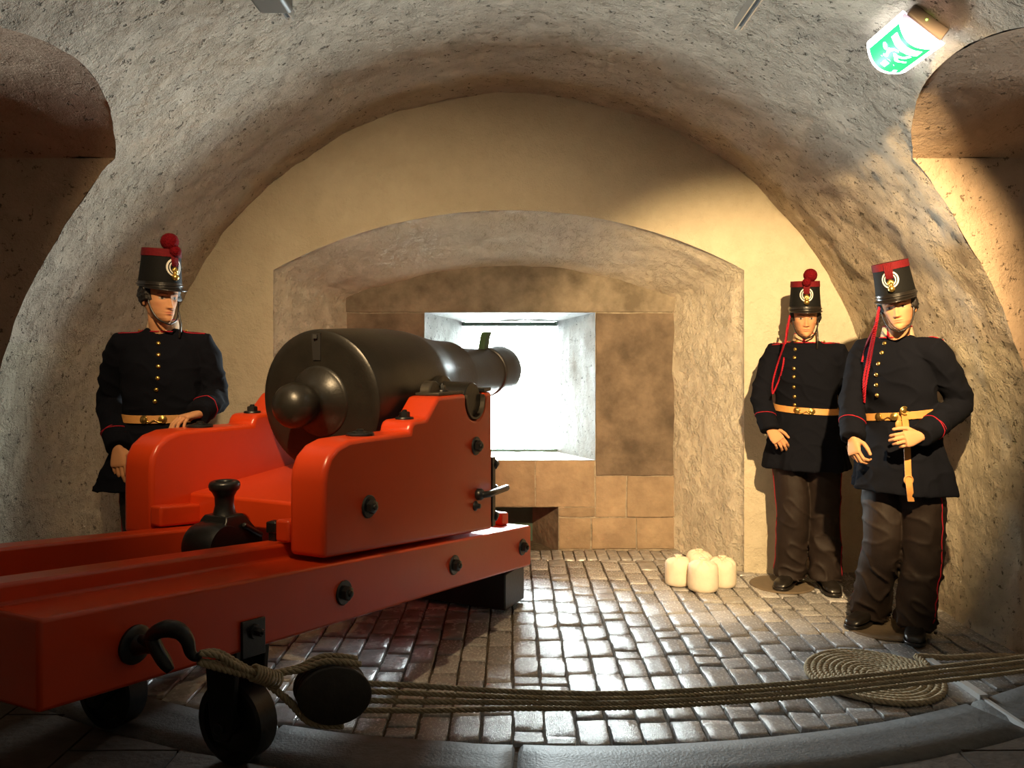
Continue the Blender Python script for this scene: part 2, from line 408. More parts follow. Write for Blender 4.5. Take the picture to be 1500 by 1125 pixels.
# stone face: mortar bed behind, stones as single blocks
WX0, WX1, WZ0, WZ1 = -.667, .636, .682, 1.808
SL0, SL1, SLZ = -.9, .354, .322               # slot under the window for the pivot
mbm = MB()
def quad(m, x0, x1, z0, z1, y): m.add([(x0,y,z0),(x1,y,z0),(x1,y,z1),(x0,y,z1)], [(0,1,2,3)])
YM = YW + .012
quad(mbm, -1.5, WX0, -.05, 2.4, YM); quad(mbm, WX1, 1.5, -.05, 2.4, YM); quad(mbm, WX0, WX1, WZ1, 2.4, YM)
quad(mbm, WX0, WX1, SLZ, WZ0, YM); quad(mbm, SL1, WX1, -.05, SLZ, YM)
build('mortar_bed', mbm, M_MORTAR, parent=wall_back, fix=False)
def stone(x0, x1, z0, z1, slant=0):
    m = MB(); g = .006; y0, y1 = YW - R.uniform(0, .010), YW + .10
    nx, nz = max(2, int((x1-x0)/.12)), max(2, int((z1-z0)/.12))
    f = []
    for i in range(nx+1):
        for j in range(nz+1):
            x = lerp(x0+g, x1-g, i/nx); z = lerp(z0+g, z1-g, j/nz)
            e = i in (0, nx) or j in (0, nz)
            if e: x += R.uniform(-.004,.004) if i in (0,nx) else 0; z += R.uniform(-.004,.004) if j in (0,nz) else 0
            f.append(Vector((x, y0 + (.008 if e else fbm((x,y0,z), 5, .008)), z)))
    m.add(f, [(i*(nz+1)+j, (i+1)*(nz+1)+j, (i+1)*(nz+1)+j+1, i*(nz+1)+j+1) for i in range(nx) for j in range(nz)])
    per = [i*(nz+1) for i in range(nx+1)] + [nx*(nz+1)+j for j in range(1,nz+1)] + [i*(nz+1)+nz for i in range(nx-1,-1,-1)] + [j for j in range(nz-1,0,-1)]
    ring = [f[k] for k in per]
    m.add(ring + [Vector((p.x, y1, p.z)) for p in ring], [(k, (k+1)%len(ring), (k+1)%len(ring)+len(ring), k+len(ring)) for k in range(len(ring))])
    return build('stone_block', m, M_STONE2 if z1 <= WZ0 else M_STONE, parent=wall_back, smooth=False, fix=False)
zc0, zc1, zc2 = .0, .244, .562
for a in ((-1.27,-.95,zc0,zc1),(-.95,SL0,zc0,zc1),(SL1,.605,zc0,zc1),(.605,.95,zc0,zc1),(.95,1.26,zc0,zc1),
          (-1.27,-.9,zc1,zc2),(WX1,.875,zc1,zc2),(.875,1.26,zc1,zc2),(SL1-.62,.18,SLZ,WZ0),(.18,WX1,SLZ,WZ0),(-.9,SL1-.62,SLZ,WZ0),
          (SL1,WX1,zc1,SLZ),(-1.27,WX0,WZ0,WZ1),(WX1,1.26,zc2,WZ1),(-1.27,-.9,zc2,WZ0),(-.9,WX0,WZ0-.12,WZ0)):
    stone(*a)
# lintel: one long stone with a segmental top
lm = MB(); x0, x1, zs, zc = BACK; h = (x1-x0)/2+.03; r = (h*h+(zc-zs)**2)/(2*(zc-zs)); cx = (x0+x1)/2
n = 28; pts = []
for i in range(n+1):
    x = cx - h + 2*h*i/n; pts.append((x, zc - r + math.sqrt(r*r-(x-cx)**2) + .04))
vs = []; fs = []
for i, (x, z) in enumerate(pts):
    for j in range(6):
        zz = lerp(WZ1+.006, z, j/5); vs.append(Vector((x, YW-.006 + fbm((x,0,zz), 5, .009) + (.006 if j == 0 else 0), zz)))
for i in range(n):
    for j in range(5): fs.append((i*6+j, (i+1)*6+j, (i+1)*6+j+1, i*6+j+1))
lm.add(vs, fs); b0 = [vs[i*6] for i in range(n+1)]
lm.add(b0 + [Vector((p.x, YW+.1, p.z)) for p in b0], [(i, i+n+1, i+n+2, i+1) for i in range(n)])
build('stone_lintel', lm, mat('grey_sandstone', (.33,.28,.215), .85, spec=.2, col2=(.14,.115,.085), noise_scale=4, bump=.5, bump_scale=18, bump_dist=.02), parent=wall_back, smooth=False, fix=False, label='long lintel stone with curved top over the gun port')
# window reveal (splayed in plan) and slot
YG = 6.78; GX0, GX1, GZ0, GZ1 = -.40, .36, .665, 1.765
rv = MB(); prof = lambda t: (lerp(WX0, GX0, t), lerp(WX1, GX1, t), lerp(WZ0, GZ0, t), lerp(WZ1, GZ1, t), lerp(YW-.004, YG+.06, t))
def revside(k):
    def f(u, v):
        xa, xb, za, zb_, y = prof(u)
        c = [(xa, za), (xa, zb_), (xb, zb_), (xb, za)]
        a, b = c[k], c[(k+1) % 4]; x, z = lerp(a[0], b[0], v), lerp(a[1], b[1], v)
        e = min(1, u*9)*min(1, 9*(1-u))*min(1, v*9)*min(1, 9*(1-v))
        d = [(-1,0),(0,1),(1,0),(0,-1)][k]; q = e*fbm((x,y,z), 5, .014)
        return Vector((x + d[0]*q, y, z + d[1]*q))
    return f
for k in range(3): rv.grid(revside(k), 18, 24)
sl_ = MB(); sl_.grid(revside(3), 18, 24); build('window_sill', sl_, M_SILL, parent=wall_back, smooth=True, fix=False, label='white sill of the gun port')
build('window_reveal', rv, M_REVEAL, parent=wall_back, smooth=True, fix=False, label='splayed reveal of the gun port, whitewash darkened against window glare')
# unseen shell added round reveal and room so no daylight leaks in
ob = MB()
for a in ((-3,GX0-.0,-.1,3.6),(GX1+.0,3,-.1,3.6),(GX0,GX1,GZ1,3.6),(GX0,GX1,-.1,GZ0)): quad(ob, *a, YG+.06)
for a in ((-3,BACK[0]-.0,-.1,3.6),(BACK[1]+.0,3,-.1,3.6),(BACK[0],BACK[1],2.2,3.6)): quad(ob, *a, YW+.25)
ob.add([(-4.6,-3.6,-.2),(4.6,-3.6,-.2),(4.6,-3.6,3.9),(-4.6,-3.6,3.9),(-4.6,YG+.06,-.2),(4.6,YG+.06,-.2),(4.6,YG+.06,3.9),(-4.6,YG+.06,3.9)],
       [(0,1,2,3),(0,4,7,3),(1,5,6,2),(3,2,6,7),(0,1,5,4)])
for a in ((-4.6,-3,-.2,3.9),(3,4.6,-.2,3.9),(-3,3,3.6,3.9)): quad(ob, *a, YG+.06)
build('light_leak_shell', ob, M_MORTAR, parent=wall_back, fix=False)
sm_ = MB(); ys = YW + .34; sxa, sxb = SL0+.2, .165
sm_.add([(SL1,YW,-.02),(SL1,YW,SLZ),(sxb,ys,SLZ),(sxb,ys,-.02)], [(0,1,2,3)])
sm_.add([(SL0,YW,-.02),(SL0,YW,SLZ),(sxa,ys,SLZ),(sxa,ys,-.02)], [(0,1,2,3)])
sm_.add([(SL0,YW-.002,SLZ),(SL1,YW-.002,SLZ),(sxb,ys,SLZ),(sxa,ys,SLZ)], [(0,1,2,3)])
build('pivot_recess', sm_, M_STONE, parent=wall_back, fix=False, label='splayed recess under the gun port')
sb = MB(); sb.box(((sxa+sxb)/2, ys+.02, .15), (sxb-sxa+.1, .04, .36)); build('recess_shade_panel', sb, M_RECESS_SHADE, parent=wall_back, label='panel at the back of the recess, its greenish shade painted in')

win = bpy.data.objects.new('window_1', None); C.objects.link(win); win['kind'] = 'structure'; win['label'] = 'gun port window with a clear pane and dark green bars'
win.location = ((GX0+GX1)/2, YG, GZ0)
for nm, c, d in (('top_bar', (-.02,YG,GZ1-.022), (.80,.045,.034)), ('bottom_bar', (-.02,YG,GZ0+.016), (.80,.03,.022))):
    b = MB(); b.box(c, d); build(nm, b, M_GRNF, parent=win, bevel=.004)
g = MB(); g.box((-.02, YG+.005, (GZ0+GZ1)/2), (.78,.006,GZ1-GZ0)); build('pane', g, glass_mat(), parent=win)

# ------------------------------------------------------------------ floor: bricks laid away from the viewer, curved bluestone kerb
PIV = Vector((.25, 7.12)); RK0, RK1 = 4.04, 4.33
fl = MB(); fl.grid(lambda u, v: Vector((lerp(-4.1, 4.1, u), lerp(-3.1, 6.6, v), -.014)), 8, 8)
floor = build('floor', fl, M_JOINT, kind='structure', fix=False)
def brick_mesh(k):
    rr = random.Random(k); me = bpy.data.meshes.new('brick')
    xs = [-.5,-.485,-.44,-.14,.14,.44,.485,.5]; ys = [-.5,-.491,-.465,-.2,.05,.25,.465,.491,.5]
    vs = []; tilt = (rr.uniform(-.006,.006), rr.uniform(-.008,.008))
    for i, x in enumerate(xs):
        for j, y in enumerate(ys):
            e = i in (0, 7) or j in (0, 8); q = i in (1, 6) or j in (1, 7)
            z = -.022 if e else (-.0022 if q else rr.uniform(-.0016,.0016)) + x*tilt[0] + y*tilt[1]
            if not e and q: x2, y2 = x + rr.uniform(-.02,.012)*(1 if x > 0 else -1)*(i in (1,6)), y + rr.uniform(-.02,.006)*(1 if y > 0 else -1)*(j in (1,7))
            else: x2, y2 = x, y
            if (i in (1,6)) and (j in (1,7)): x2 *= .97; y2 *= .985; z -= .004
            vs.append((x2, y2, z))
    fs = [(i*9+j, (i+1)*9+j, (i+1)*9+j+1, i*9+j+1) for i in range(7) for j in range(8)]
    me.from_pydata(vs, [], fs); me.shade_smooth(); me.set_sharp_from_angle(angle=math.radians(38)); me.materials.append(M_BRICK); return me
BM = [brick_mesh(k) for k in range(8)]
def arc_y(x, r):
    q = r*r - (x-PIV.x)**2
    return PIV.y - math.sqrt(q) if q > 0 else None
cand = []
CW = .127
for i in range(-21, 20):
    x = .003 + CW*(i+.5)
    lim = YW - .02 if -1.25 < x < 1.22 else (YE + .03 + max(0, (1.6-abs(x)))/.36*.6 if abs(x) < 1.6 else YE + .02)
    if -1.2 < x < 1.2: lim = 5.84
    y0 = arc_y(x, RK0)
    for (a, e) in (((y0 + .004) if y0 else 4.4, lim),):
        y = a; first = True
        while y < e - .02:
            l = R.uniform(.205, .25) if R.random() > .13 else R.uniform(.10, .14)
            if first: l *= R.uniform(.5, 1); first = False
            if y + l > e - .05: l = e - y
            cand.append((x, y + l/2, CW - R.uniform(.006,.010), l - R.uniform(.005,.009))); y += l
for i in range(-15, 15):                       # row of bricks on edge along the foot of the stone face
    x = .005 + i*.083
    if -1.22 < x < 1.19: cand.append((x, 5.995, .076, .27))
def beside_platform(x, y):                     # distance to the right of the gun platform's right face
    return (x-.115)*.907 + (y-4.87)*-.421
def seen(c):
    px = 750 + 1180*c[0]/c[1]; py = 517 + 1180*1.5/c[1]
    return -20 < px < 1520 and py < 1140 and (beside_platform(c[0], c[1]) > -.12 or c[1] > 5.0) and abs(c[0]) < 2.5
vis = sorted([c for c in cand if seen(c)], key=lambda c: -c[2]*c[3]/c[1]**3)
ids = set(map(id, vis[:296]))
rest = MB()
for k, (x, y, w, l) in enumerate(cand):
    dz = R.uniform(-.004, .004); rz = R.uniform(-.012,.012)
    me = BM[k % 8]
    if id(cand[k]) in ids:
        o = bpy.data.objects.new('brick', me); C.objects.link(o); o.parent = floor
        o.location = (x, y, dz); o.rotation_euler = (R.uniform(-.008,.008), R.uniform(-.012,.012), rz); o.scale = (w, l, 1)
    else:
        rest.add([(x+v.co.x*w, y+v.co.y*l, v.co.z+dz) for v in me.vertices], [tuple(p.vertices) for p in me.polygons])
build('brick_paving', rest, M_BRICK, parent=floor, kind='stuff', smooth=True, fix=False, label='remaining floor bricks in shade and behind')
cuts = [-46, -31, -17, -3.3, 25, 42]
for a, e in zip(cuts, cuts[1:]):
    m = MB(); n = 12; ins = []; 
    ga = .003
    def kp(u, v, z):
        th = math.radians(lerp(a, e, u)) ; r = lerp(RK0+ga, RK1-ga, v); th += (ga/r)*(1-2*u)
        return Vector((PIV.x + r*math.sin(th), PIV.y - r*math.cos(th), z))
    def top(u, v):
        ed = u < .01 or u > .99 or v < .01 or v > .99
        p = kp(u, v, 0); p.z = -.02 if ed else .004 + fbm(p, 6, .004); return p
    us = [0, .012] + [i/n for i in range(1, n)] + [.988, 1]; vs_ = [0, .03, .3, .6, .97, 1]
    m.grid(lambda u, v: top(us[int(u*(len(us)-1)+.5)], vs_[int(v*5+.5)]), len(us)-1, 5)
    build('kerb_stone', m, M_KERB, parent=floor, smooth=True, fix=False)
flag = MB()
for i in range(-8, 9):
    y = -3.0 + .3*(i % 2)
    while y < 4.4:
        x0, x1 = i*.42+.005, (i+1)*.42-.005; y1 = min(y + .55, 9); 
        top_ = min(arc_y(x0-.01, RK1) or 9, arc_y(x1+.01, RK1) or 9, 4.3)
        lo, hi = y, min(y + .55 - .01, 99)
        if lo < max(arc_y(x0, RK1) or 0, arc_y(x1, RK1) or 0) and abs(x0+x1)/2 < 3.2:
            n = 6; prev = None; vs = []
            for q in range(n+1):
                xx = lerp(x0, x1, q/n); t_ = min(hi, (arc_y(xx, RK1) or 9) - .008); vs += [(xx, lo, 0), (xx, max(lo+.002, t_), 0)]
            m_ = MB(); m_.add([Vector(v) + Vector((0,0,fbm(v, 4, .003)-.002)) for v in vs] + [Vector((v[0], v[1], -.02)) for v in vs],
                [(2*q, 2*q+2, 2*q+3, 2*q+1) for q in range(n)] + [(2*q, 14+2*q, 14+2*q+2, 2*q+2) for q in range(n)] + [(2*q+1, 2*q+3, 14+2*q+3, 14+2*q+1) for q in range(n)] + [(0,1,15,14), (12,26,27,13)])
            if 1.6 < hi and abs(x0) < 2.2 and lo < 3.6: build('flagstone', m_, M_FLAG, parent=floor, fix=True)
            else: flag.add(m_.v, m_.f)
        y += .55
build('flagstone_paving', flag, M_FLAG, parent=floor, kind='stuff', fix=True)
st = MB(); A, B = at(1382,985,1770/468), at(1500,1065,1770/548); A.z = B.z = .008
d = (B-A).normalized(); w = d.cross(Vector((0,0,1)))*.011
def strip(m, A, B, w, z0, z1):
    m.add([A-w+Vector((0,0,z0)), A+w+Vector((0,0,z0)), B+w+Vector((0,0,z0)), B-w+Vector((0,0,z0)), A-w+Vector((0,0,z1)), A+w+Vector((0,0,z1)), B+w+Vector((0,0,z1)), B-w+Vector((0,0,z1))],
          [(0,3,2,1),(4,5,6,7),(0,1,5,4),(1,2,6,5),(2,3,7,6),(3,0,4,7)])
A.z = B.z = 0
strip(st, A - d*.12, A + d*.30, w*1.7, -.01, .022); strip(st, A + d*.30, B + d*.3, w*.8, -.01, .012)
tag(build('floor_strip', st, M_PALE), 'pale narrow strip lying across the kerb at lower right', 'strip')

# ------------------------------------------------------------------ gun platform (slide)
AX = Vector((.421, .907, 0)); NX = Vector((.907, -.421, 0)); P1 = Vector((.115, 4.87, 0))
def SP(s, t, z): return P1 - AX*s - NX*t + Vector((0, 0, z))
SLO = .1182
def ST(s): return .456 + SLO*s
GP = SP(1.5, .55, 0)
plat = thing('gun_platform', 'long sloping red wooden gun platform on iron trucks, under the carriage', 'gun platform', GP)
def beam(side):
    fl_ = (lambda t: t) if side == 0 else (lambda t: 1.10 - t)
    poly = [(0,0),(.205,0),(.205,.06),(.32,.06),(.32,-.24),(0,-.24)]
    m = MB(); ns = [0, 1.0, 2.2, 3.12]
    rings = [[SP(s, fl_(t), ST(s)+z) for t, z in poly] for s in ns]
    m.loft(rings); return build('beam', m, M_RED, parent=plat, bevel=.012, seg=3)
bR, bL = beam(0), beam(1)
def cross(s0, s1, z0, z1, nm='transom', t0=.315, t1=.785):
    m = MB(); m.loft([[SP(s, t, ST(s)+z) for t, z in ((t0,z0),(t1,z0),(t1,z1),(t0,z1))] for s in (s0, s1)]); return build(nm, m, M_RED, parent=plat, bevel=.008)
cross(.02, .22, -.22, -.01); cross(1.25, 1.45, -.24, -.06); cross(2.9, 3.1, -.22, -.02)
m = MB(); m.loft([[SP(s, t, ST(s)+z) for t, z in ((.12,0),(.205,0),(.205,.075),(.12,.075))] for s in (.06, .16)]); build('front_stop', m, M_RED, parent=plat, bevel=.012)
m = MB(); m.loft([[SP(s, t, ST(s)+z) for t, z in ((.895,0),(.98,0),(.98,.075),(.895,.075))] for s in (.06, .16)]); build('front_stop', m, M_RED, parent=plat, bevel=.012)
def bolt(parent, p, nrm, r=.028, name='bolt', h=.03):
    m = MB(); u = Vector((0,0,1)) if abs(nrm.z) < .9 else AX
    m.lathe([(-.004, r*1.35), (.005, r*1.35), (.009, r*1.25)], p, nrm, 20, u)
    m.lathe([(.006, r*.82), (h, r*.80), (h+.004, r*.62)], p, nrm, 6, u)
    m.lathe([(h, r*.4), (h+.010, r*.38), (h+.013, r*.25)], p, nrm, 10, u)
    return sharp(build(name, m, M_IRON, parent=parent))
for s, z in ((1.857,.552),(.958,.447),(.13,.355)): bolt(plat, SP(s, 0, z), NX, .036)
# iron clip plate at the beam's lower edge
m = MB(); m.loft([[SP(s, t, z + SLO*(s-2.36)) for t, z in ((-.002,.60),(-.012,.60),(-.012,.475),(-.002,.475))] for s in (2.31, 2.42)])
pc = build('clip_plate', m, M_IRON, parent=plat, bevel=.003); bolt(plat, SP(2.365,-.012,.56), NX, .018)
# eye plate with a hooked ring
hk = SP(2.833, 0, .668)
m = MB(); m.lathe([(-.003,.055),(.008,.055),(.014,.046),(.016,.03),(.05,.018),(.075,.016)], hk, NX, 28); sharp(build('hook_plate', m, M_IRON, parent=plat))
hp = [at(207,936,2.27), at(217,938,2.24), at(226,928,2.22), at(243,921,2.21), at(262,924,2.2), at(274,937,2.2), at(279,955,2.2), at(287,963,2.2), at(294,958,2.2)]
hp = catmull(hp, 6)
m = MB(); m.tube(hp, [lerp(.012,.024,min(1,i/18)) if i < 22 else lerp(.024,.008,(i-22)/(len(hp)-22)) for i in range(len(hp))], 12)
m.tube(catmull([at(222,934,2.23), at(232,955,2.22), at(250,983,2.21)], 5), [.020]*8+[.018,.015,.012], 10)
build('hook', m, M_IRON, parent=plat, smooth=True)
# rear truck wheels and front trucks with their forks
def truck(s, t, r, zc, zt):
    c = SP(s, t, zc)
    m = MB(); m.lathe([(-.05,r*.5),(-.05,r*.92),(-.042,r),(.042,r),(.05,r*.92),(.05,r*.78),(.03,r*.74),(.03,r*.30),(.055,r*.26),(.055,.001)], c, -AX, 40)
    w = sharp(build('truck_wheel', m, M_IRON, parent=plat), 30)
    m = MB()
    for q in (-.075, .075):
        m.loft([[c + AX*(q+d) + NX*e + Vector((0,0,z)) for d, e in ((-.012,-w_),(.012,-w_),(.012,w_),(-.012,w_))] for z, w_ in ((-.05,.03),(.0,.05),(r*.6,.06),(zt-zc,.08))])
    m.box(c + Vector((0,0,zt-zc)), (.18,.18,.03), Matrix.Rotation(-math.radians(24.9),3,'Z'))
    m.lathe([(-.1,.022),(.1,.022)], c, AX, 14)
    build('truck_fork', m, M_IRON, parent=plat, bevel=.004)
m = MB(); m.loft([[SP(s, t, z) for t, z in ((.03,.02),(1.07,.02),(1.07,.235),(.03,.235))] for s in (.03, .30)]); build('front_shade_bolster', m, M_IRON, parent=plat, bevel=.01, label='black bolster added under the front end to block window light')  # added block, keeps window light from passing under the platform
truck(2.2, .22, .15, .153, .478); truck(2.2, .88, .15, .153, .478)
# compressor: iron wedge casting with a knob head, standing between the rails
cs, ct = 1.93, .55
m = MB()
cz = ST(cs) + .03
def CP(u, v, z): return SP(cs + u, ct + v, cz + z)     # u towards the rear, v to the left
m.loft([[CP(u, v*q, z) for u, v in ((u0,-.075),(u1,-.075),(u1,.075),(u0,.075))] for z, u0, u1, q in ((-.05,-.15,.10,1),(.0,-.145,.10,1),(.05,-.10,.095,1),(.10,-.055,.06,.95),(.118,-.04,.05,.8))])
m.lathe([(.0,.055),(.02,.045),(.05,.038),(.085,.040),(.105,.050),(.115,.060),(.130,.064),(.145,.060),(.150,.048),(.147,.034),(.128,.030)], CP(0,0,.105), (0,0,1), 28)
m.tube([CP(-.13,-.08,.01), CP(-.02,-.085,.075)], .012, 8)
comp = build('compressor', m, M_IRON, parent=plat, bevel=.008, label='black iron compressor casting with knobbed head')
m = MB(); m.lathe([(-.078,.001),(-.078,.085),(-.05,.095),(.05,.095),(.078,.085),(.078,.001)], CP(.07,0,.0), NX, 32); sharp(build('compressor_drum', m, M_IRON, parent=plat), 30)
m = MB()
q = SP(2.02, .255, 0); q.z = ST(2.02)+.06
q = at(402, 797, 3.25)
m.box(q + Vector((0,0,.03)), (.035,.035,.13), Matrix.Rotation(-math.radians(24.9),3,'Z')); m.box(q + Vector((0,0,.07)), (.05,.045,.045), Matrix.Rotation(-math.radians(24.9),3,'Z')); m.box(q + Vector((0,0,-.02)), (.055,.05,.04), Matrix.Rotation(-math.radians(24.9),3,'Z'))
build('locking_post', m, M_IRON, parent=plat, bevel=.005)
m = MB(); m.tube([SP(2.12,1.0,ST(2.12)+.012), SP(1.95,1.0,ST(1.95)+.012)], .016, 10, wob=lambda i, th: 1); build('iron_rod', m, M_IRON, parent=plat, smooth=True)

# ------------------------------------------------------------------ carriage
car = thing('gun_carriage', 'red stepped wooden gun carriage with iron bolts, on the sloping platform', 'gun carriage', SP(1.3, .55, ST(1.3)))
prof_c = [(1.972,.705),(1.972,1.001),(1.964,1.050),(1.937,1.096),(1.885,1.132),(1.81,1.150),(1.72,1.150),(1.357,1.142),(1.350,1.165),(1.335,1.185),(1.312,1.192),(1.215,1.192),(1.106,1.290)]
tc_s, tc_z, tr = .715, 1.255, .098
notch = [(tc_s + tr + .006, 1.290)] + [(tc_s + (tr+.006)*math.cos(math.radians(a)), tc_z - (tr+.006)*math.sin(math.radians(a))) for a in range(0, 181, 12)] + [(tc_s - tr - .006, 1.290)]
front = [(.521,1.290),(.521, ST(.521)+.012)]
def notch_poly():
    return prof_c + notch + front
def cheek(t0, t1):
    m = MB(); m.prism(notch_poly(), lambda p, t: SP(p[0], t, p[1] + (0 if p[1] > .75 else .006)), t0, t1)
    return build('cheek', m, M_RED, parent=car, bevel=.020, seg=4)
cheek(.004, .175); cheek(.925, 1.096)
for t0, t1 in ((.170,.24),(.86,.93)):
    m = MB(); m.loft([[SP(s, t, ST(s)+z) for t, z in ((t0,.066 if t0 > .5 or 1 else 0),(t1,.066),(t1,.155),(t0,.155))] for s in (1.70, 1.978)])
    build('guide_block', m, M_RED, parent=car, bevel=.012, seg=3)
    m = MB()
m = MB(); m.loft([[SP(s, t, z) for t, z in ((.172,z0),(.928,z0),(.928,z1),(.172,z1))] for s, z0, z1 in ((1.763,.735,.866),(.78,.66,.93))]); build('bed', m, M_RED, parent=car, bevel=.014, seg=3)
m = MB(); m.loft([[SP(s, t, z) for t, z in ((.172,z0),(.928,z0),(.928,z1),(.172,z1))] for s, z0, z1 in ((.70,.60,.93),(.54,.58,.93))]); build('front_transom', m, M_RED, parent=car, bevel=.012, seg=3)
m = MB(); m.tube([SP(1.30,.52,.925), SP(1.13,.36,.935)], .008, 8); build('bed_rod', m, M_IRON, parent=car, smooth=True)
for s, z in ((1.681,.862),(.715,1.013)): bolt(car, SP(s, .004, z), NX, .036)
m = MB(); m.lathe([(0,.026),(.006,.026),(.012,.014),(.03,.012)], SP(.723,.004,.70), NX, 16); build('bolt', m, M_IRON, parent=car, smooth=True)
for t in (.09, 1.01):
    bolt(car, SP(1.62, t, 1.151), Vector((0,0,1)), .045, h=.012); bolt(car, SP(1.27, t, 1.193), Vector((0,0,1)), .032)
# trunnion lining, plates on the cheek tops, capsquare
for t0, t1 in ((.0,.176),(.924,1.10)):
    m = MB(); po_ = [(tc_s + (tr+.006)*math.cos(math.radians(a)), tc_z - (tr+.006)*math.sin(math.radians(a))) for a in range(-16, 197, 12)]
    pi_ = [(tc_s + (tr-.006)*math.cos(math.radians(a)), tc_z - (tr-.006)*math.sin(math.radians(a))) for a in range(196, -17, -12)]
    n = len(po_); vs = [SP(p[0], t, p[1]) for t in (t0, t1) for p in po_ + list(reversed(pi_))]
    fs = []
    for i in range(n-1):
        fs += [(i,i+1,n+i+1,n+i), (2*n+i,3*n+i,3*n+i+1,2*n+i+1), (i,2*n+i,2*n+i+1,i+1), (n+i,n+i+1,3*n+i+1,3*n+i)]
    m.add(vs, fs); build('trunnion_bearing', m, M_PLATE, parent=car)
    m = MB(); m.loft([[SP(s, t, 1.291+z) for t, z in ((t0+.02,0),(t1-.02,0),(t1-.02,.014),(t0+.02,.014))] for s in (1.07, tc_s+tr+.01)]); build('cheek_plate', m, M_PLATE, parent=car, bevel=.003)
    m = MB(); m.loft([[SP(s, t, 1.291+z) for t, z in ((t0+.01,0),(t1-.01,0),(t1-.01,.022),(t0+.01,.022))] for s in (.522, tc_s-tr-.008)]); build('cheek_plate', m, M_IRON, parent=car, bevel=.003)
    tm = (t0+t1)/2
    m = MB(); m.lathe([(-.03,.001),(-.03,.05),(-.024,.056),(.024,.056),(.03,.05),(.03,.001)], SP(.99, tm+.03 if t0 < .5 else tm-.03, 1.305), AX*0+NX, 28); sharp(build('cap_hinge', m, M_PLATE, parent=car), 30)
    bolt(car, SP(.92, tm, 1.305), Vector((0,0,1)), .022)
# iron strap with ring on the front edge of each cheek
for t0, sg in ((.037, 1), (1.063, -1)):
    m = MB(); m.loft([[SP(s, t, z) for s, t in ((.521,t0-.035),(.482,t0-.035),(.482,t0+.035),(.521,t0+.035))] for z in (.55,.93)])
    sp = build('front_strap', m, M_IRON, parent=car, bevel=.004)
    for z in (.60,.745,.885):
        m = MB(); m.lathe([(0,.034),(.014,.034),(.02,.024),(.05,.022),(.056,.010)], SP(.483, t0-.012*sg, z), AX, 14); build('strap_bolt', m, M_IRON, parent=sp, smooth=True)
    q = SP(.70, .0 if sg > 0 else 1.10, .757)
    m = MB(); m.tube([q, q + NX*sg*.035, q + NX*sg*.05 + AX*.03, q + NX*sg*.05 + AX*.25], .018, 10); m.ball(q + NX*sg*.01, .032, 12, 8); build('side_bar', m, M_IRON, parent=car, smooth=True)

# ------------------------------------------------------------------ the barrel
EL = math.radians(3.3)
GA = Vector((AX.x*math.cos(EL), AX.y*math.cos(EL), math.sin(EL)))
TC = SP(tc_s, .55, tc_z + .045)
gun = thing('cannon_barrel', 'short thick black iron cannon barrel pointing out of the gun port', 'cannon', TC)
gp = [(-.60,.0),(-.60,.30),(-.598,.335),(-.590,.346),(-.575,.350),(-.30,.346),(-.05,.335),(.10,.318),(.19,.300),(.195,.296),(.33,.272),(.42,.256),(.55,.243),(.62,.238),(.623,.234),(.625,.206),(.8,.188),(1.17,.160),(1.175,.161),(1.178,.169),(1.20,.171),(1.204,.161),(1.23,.160),(1.33,.166),(1.41,.170),(1.435,.164),(1.44,.150),(1.44,.105),(1.43,.098),(1.0,.095)]
m = MB(); m.lathe([(l, max(r,.002)) for l, r in gp], TC, GA, 72); sharp(build('barrel', m, M_GUN, parent=gun), 35)
m = MB(); m.lathe([(-.598,.175),(-.606,.172),(-.612,.160),(-.616,.150),(-.640,.120),(-.67,.092),(-.69,.084),(-.71,.088),(-.74,.102),(-.775,.108),(-.81,.102),(-.84,.082),(-.86,.052),(-.868,.020),(-.87,.002)], TC, GA, 48); sharp(build('cascabel', m, M_GUN, parent=gun), 50)
for sg in (1, -1):
    m = MB(); m.lathe([(.20,.13),(.352,.125),(.360,.115),(.362,.095),(.50,.092),(.52,.091),(.526,.086),(.526,.001)], SP(tc_s,.55,tc_z), NX*sg, 40); sharp(build('trunnion', m, M_GUN, parent=gun), 35)
UP = (Vector((0,0,1)) - GA*GA.z).normalized(); SD = GA.cross(UP)
def GPt(l, a, b): return TC + GA*l + SD*a + UP*b
m = MB(); m.loft([[GPt(l, a*q, b) for a, b in ((-.022,.20),(.022,.20),(.028,.33),(-.028,.33))] for l, q in ((-.606,1),(-.595,1))]); m.box(GPt(-.61,0,.315), (.02,.02,.02)); build('rear_sight_seat', m, M_DARK, parent=gun)
m = MB(); m.loft([[GPt(1.19+l, a, b) for l, a in ((-.036-q,-.024),(.034-q,-.024),(.034-q,.024),(-.036-q,.024))] for b, q in ((.155,.02),(.20,.0),(.24,-.016),(.275,-.045))])
build('front_sight', m, mat('green_patina', (.05,.11,.045), .5, noise_amt=.3), parent=gun, bevel=.004, label='greenish curved front sight blade')

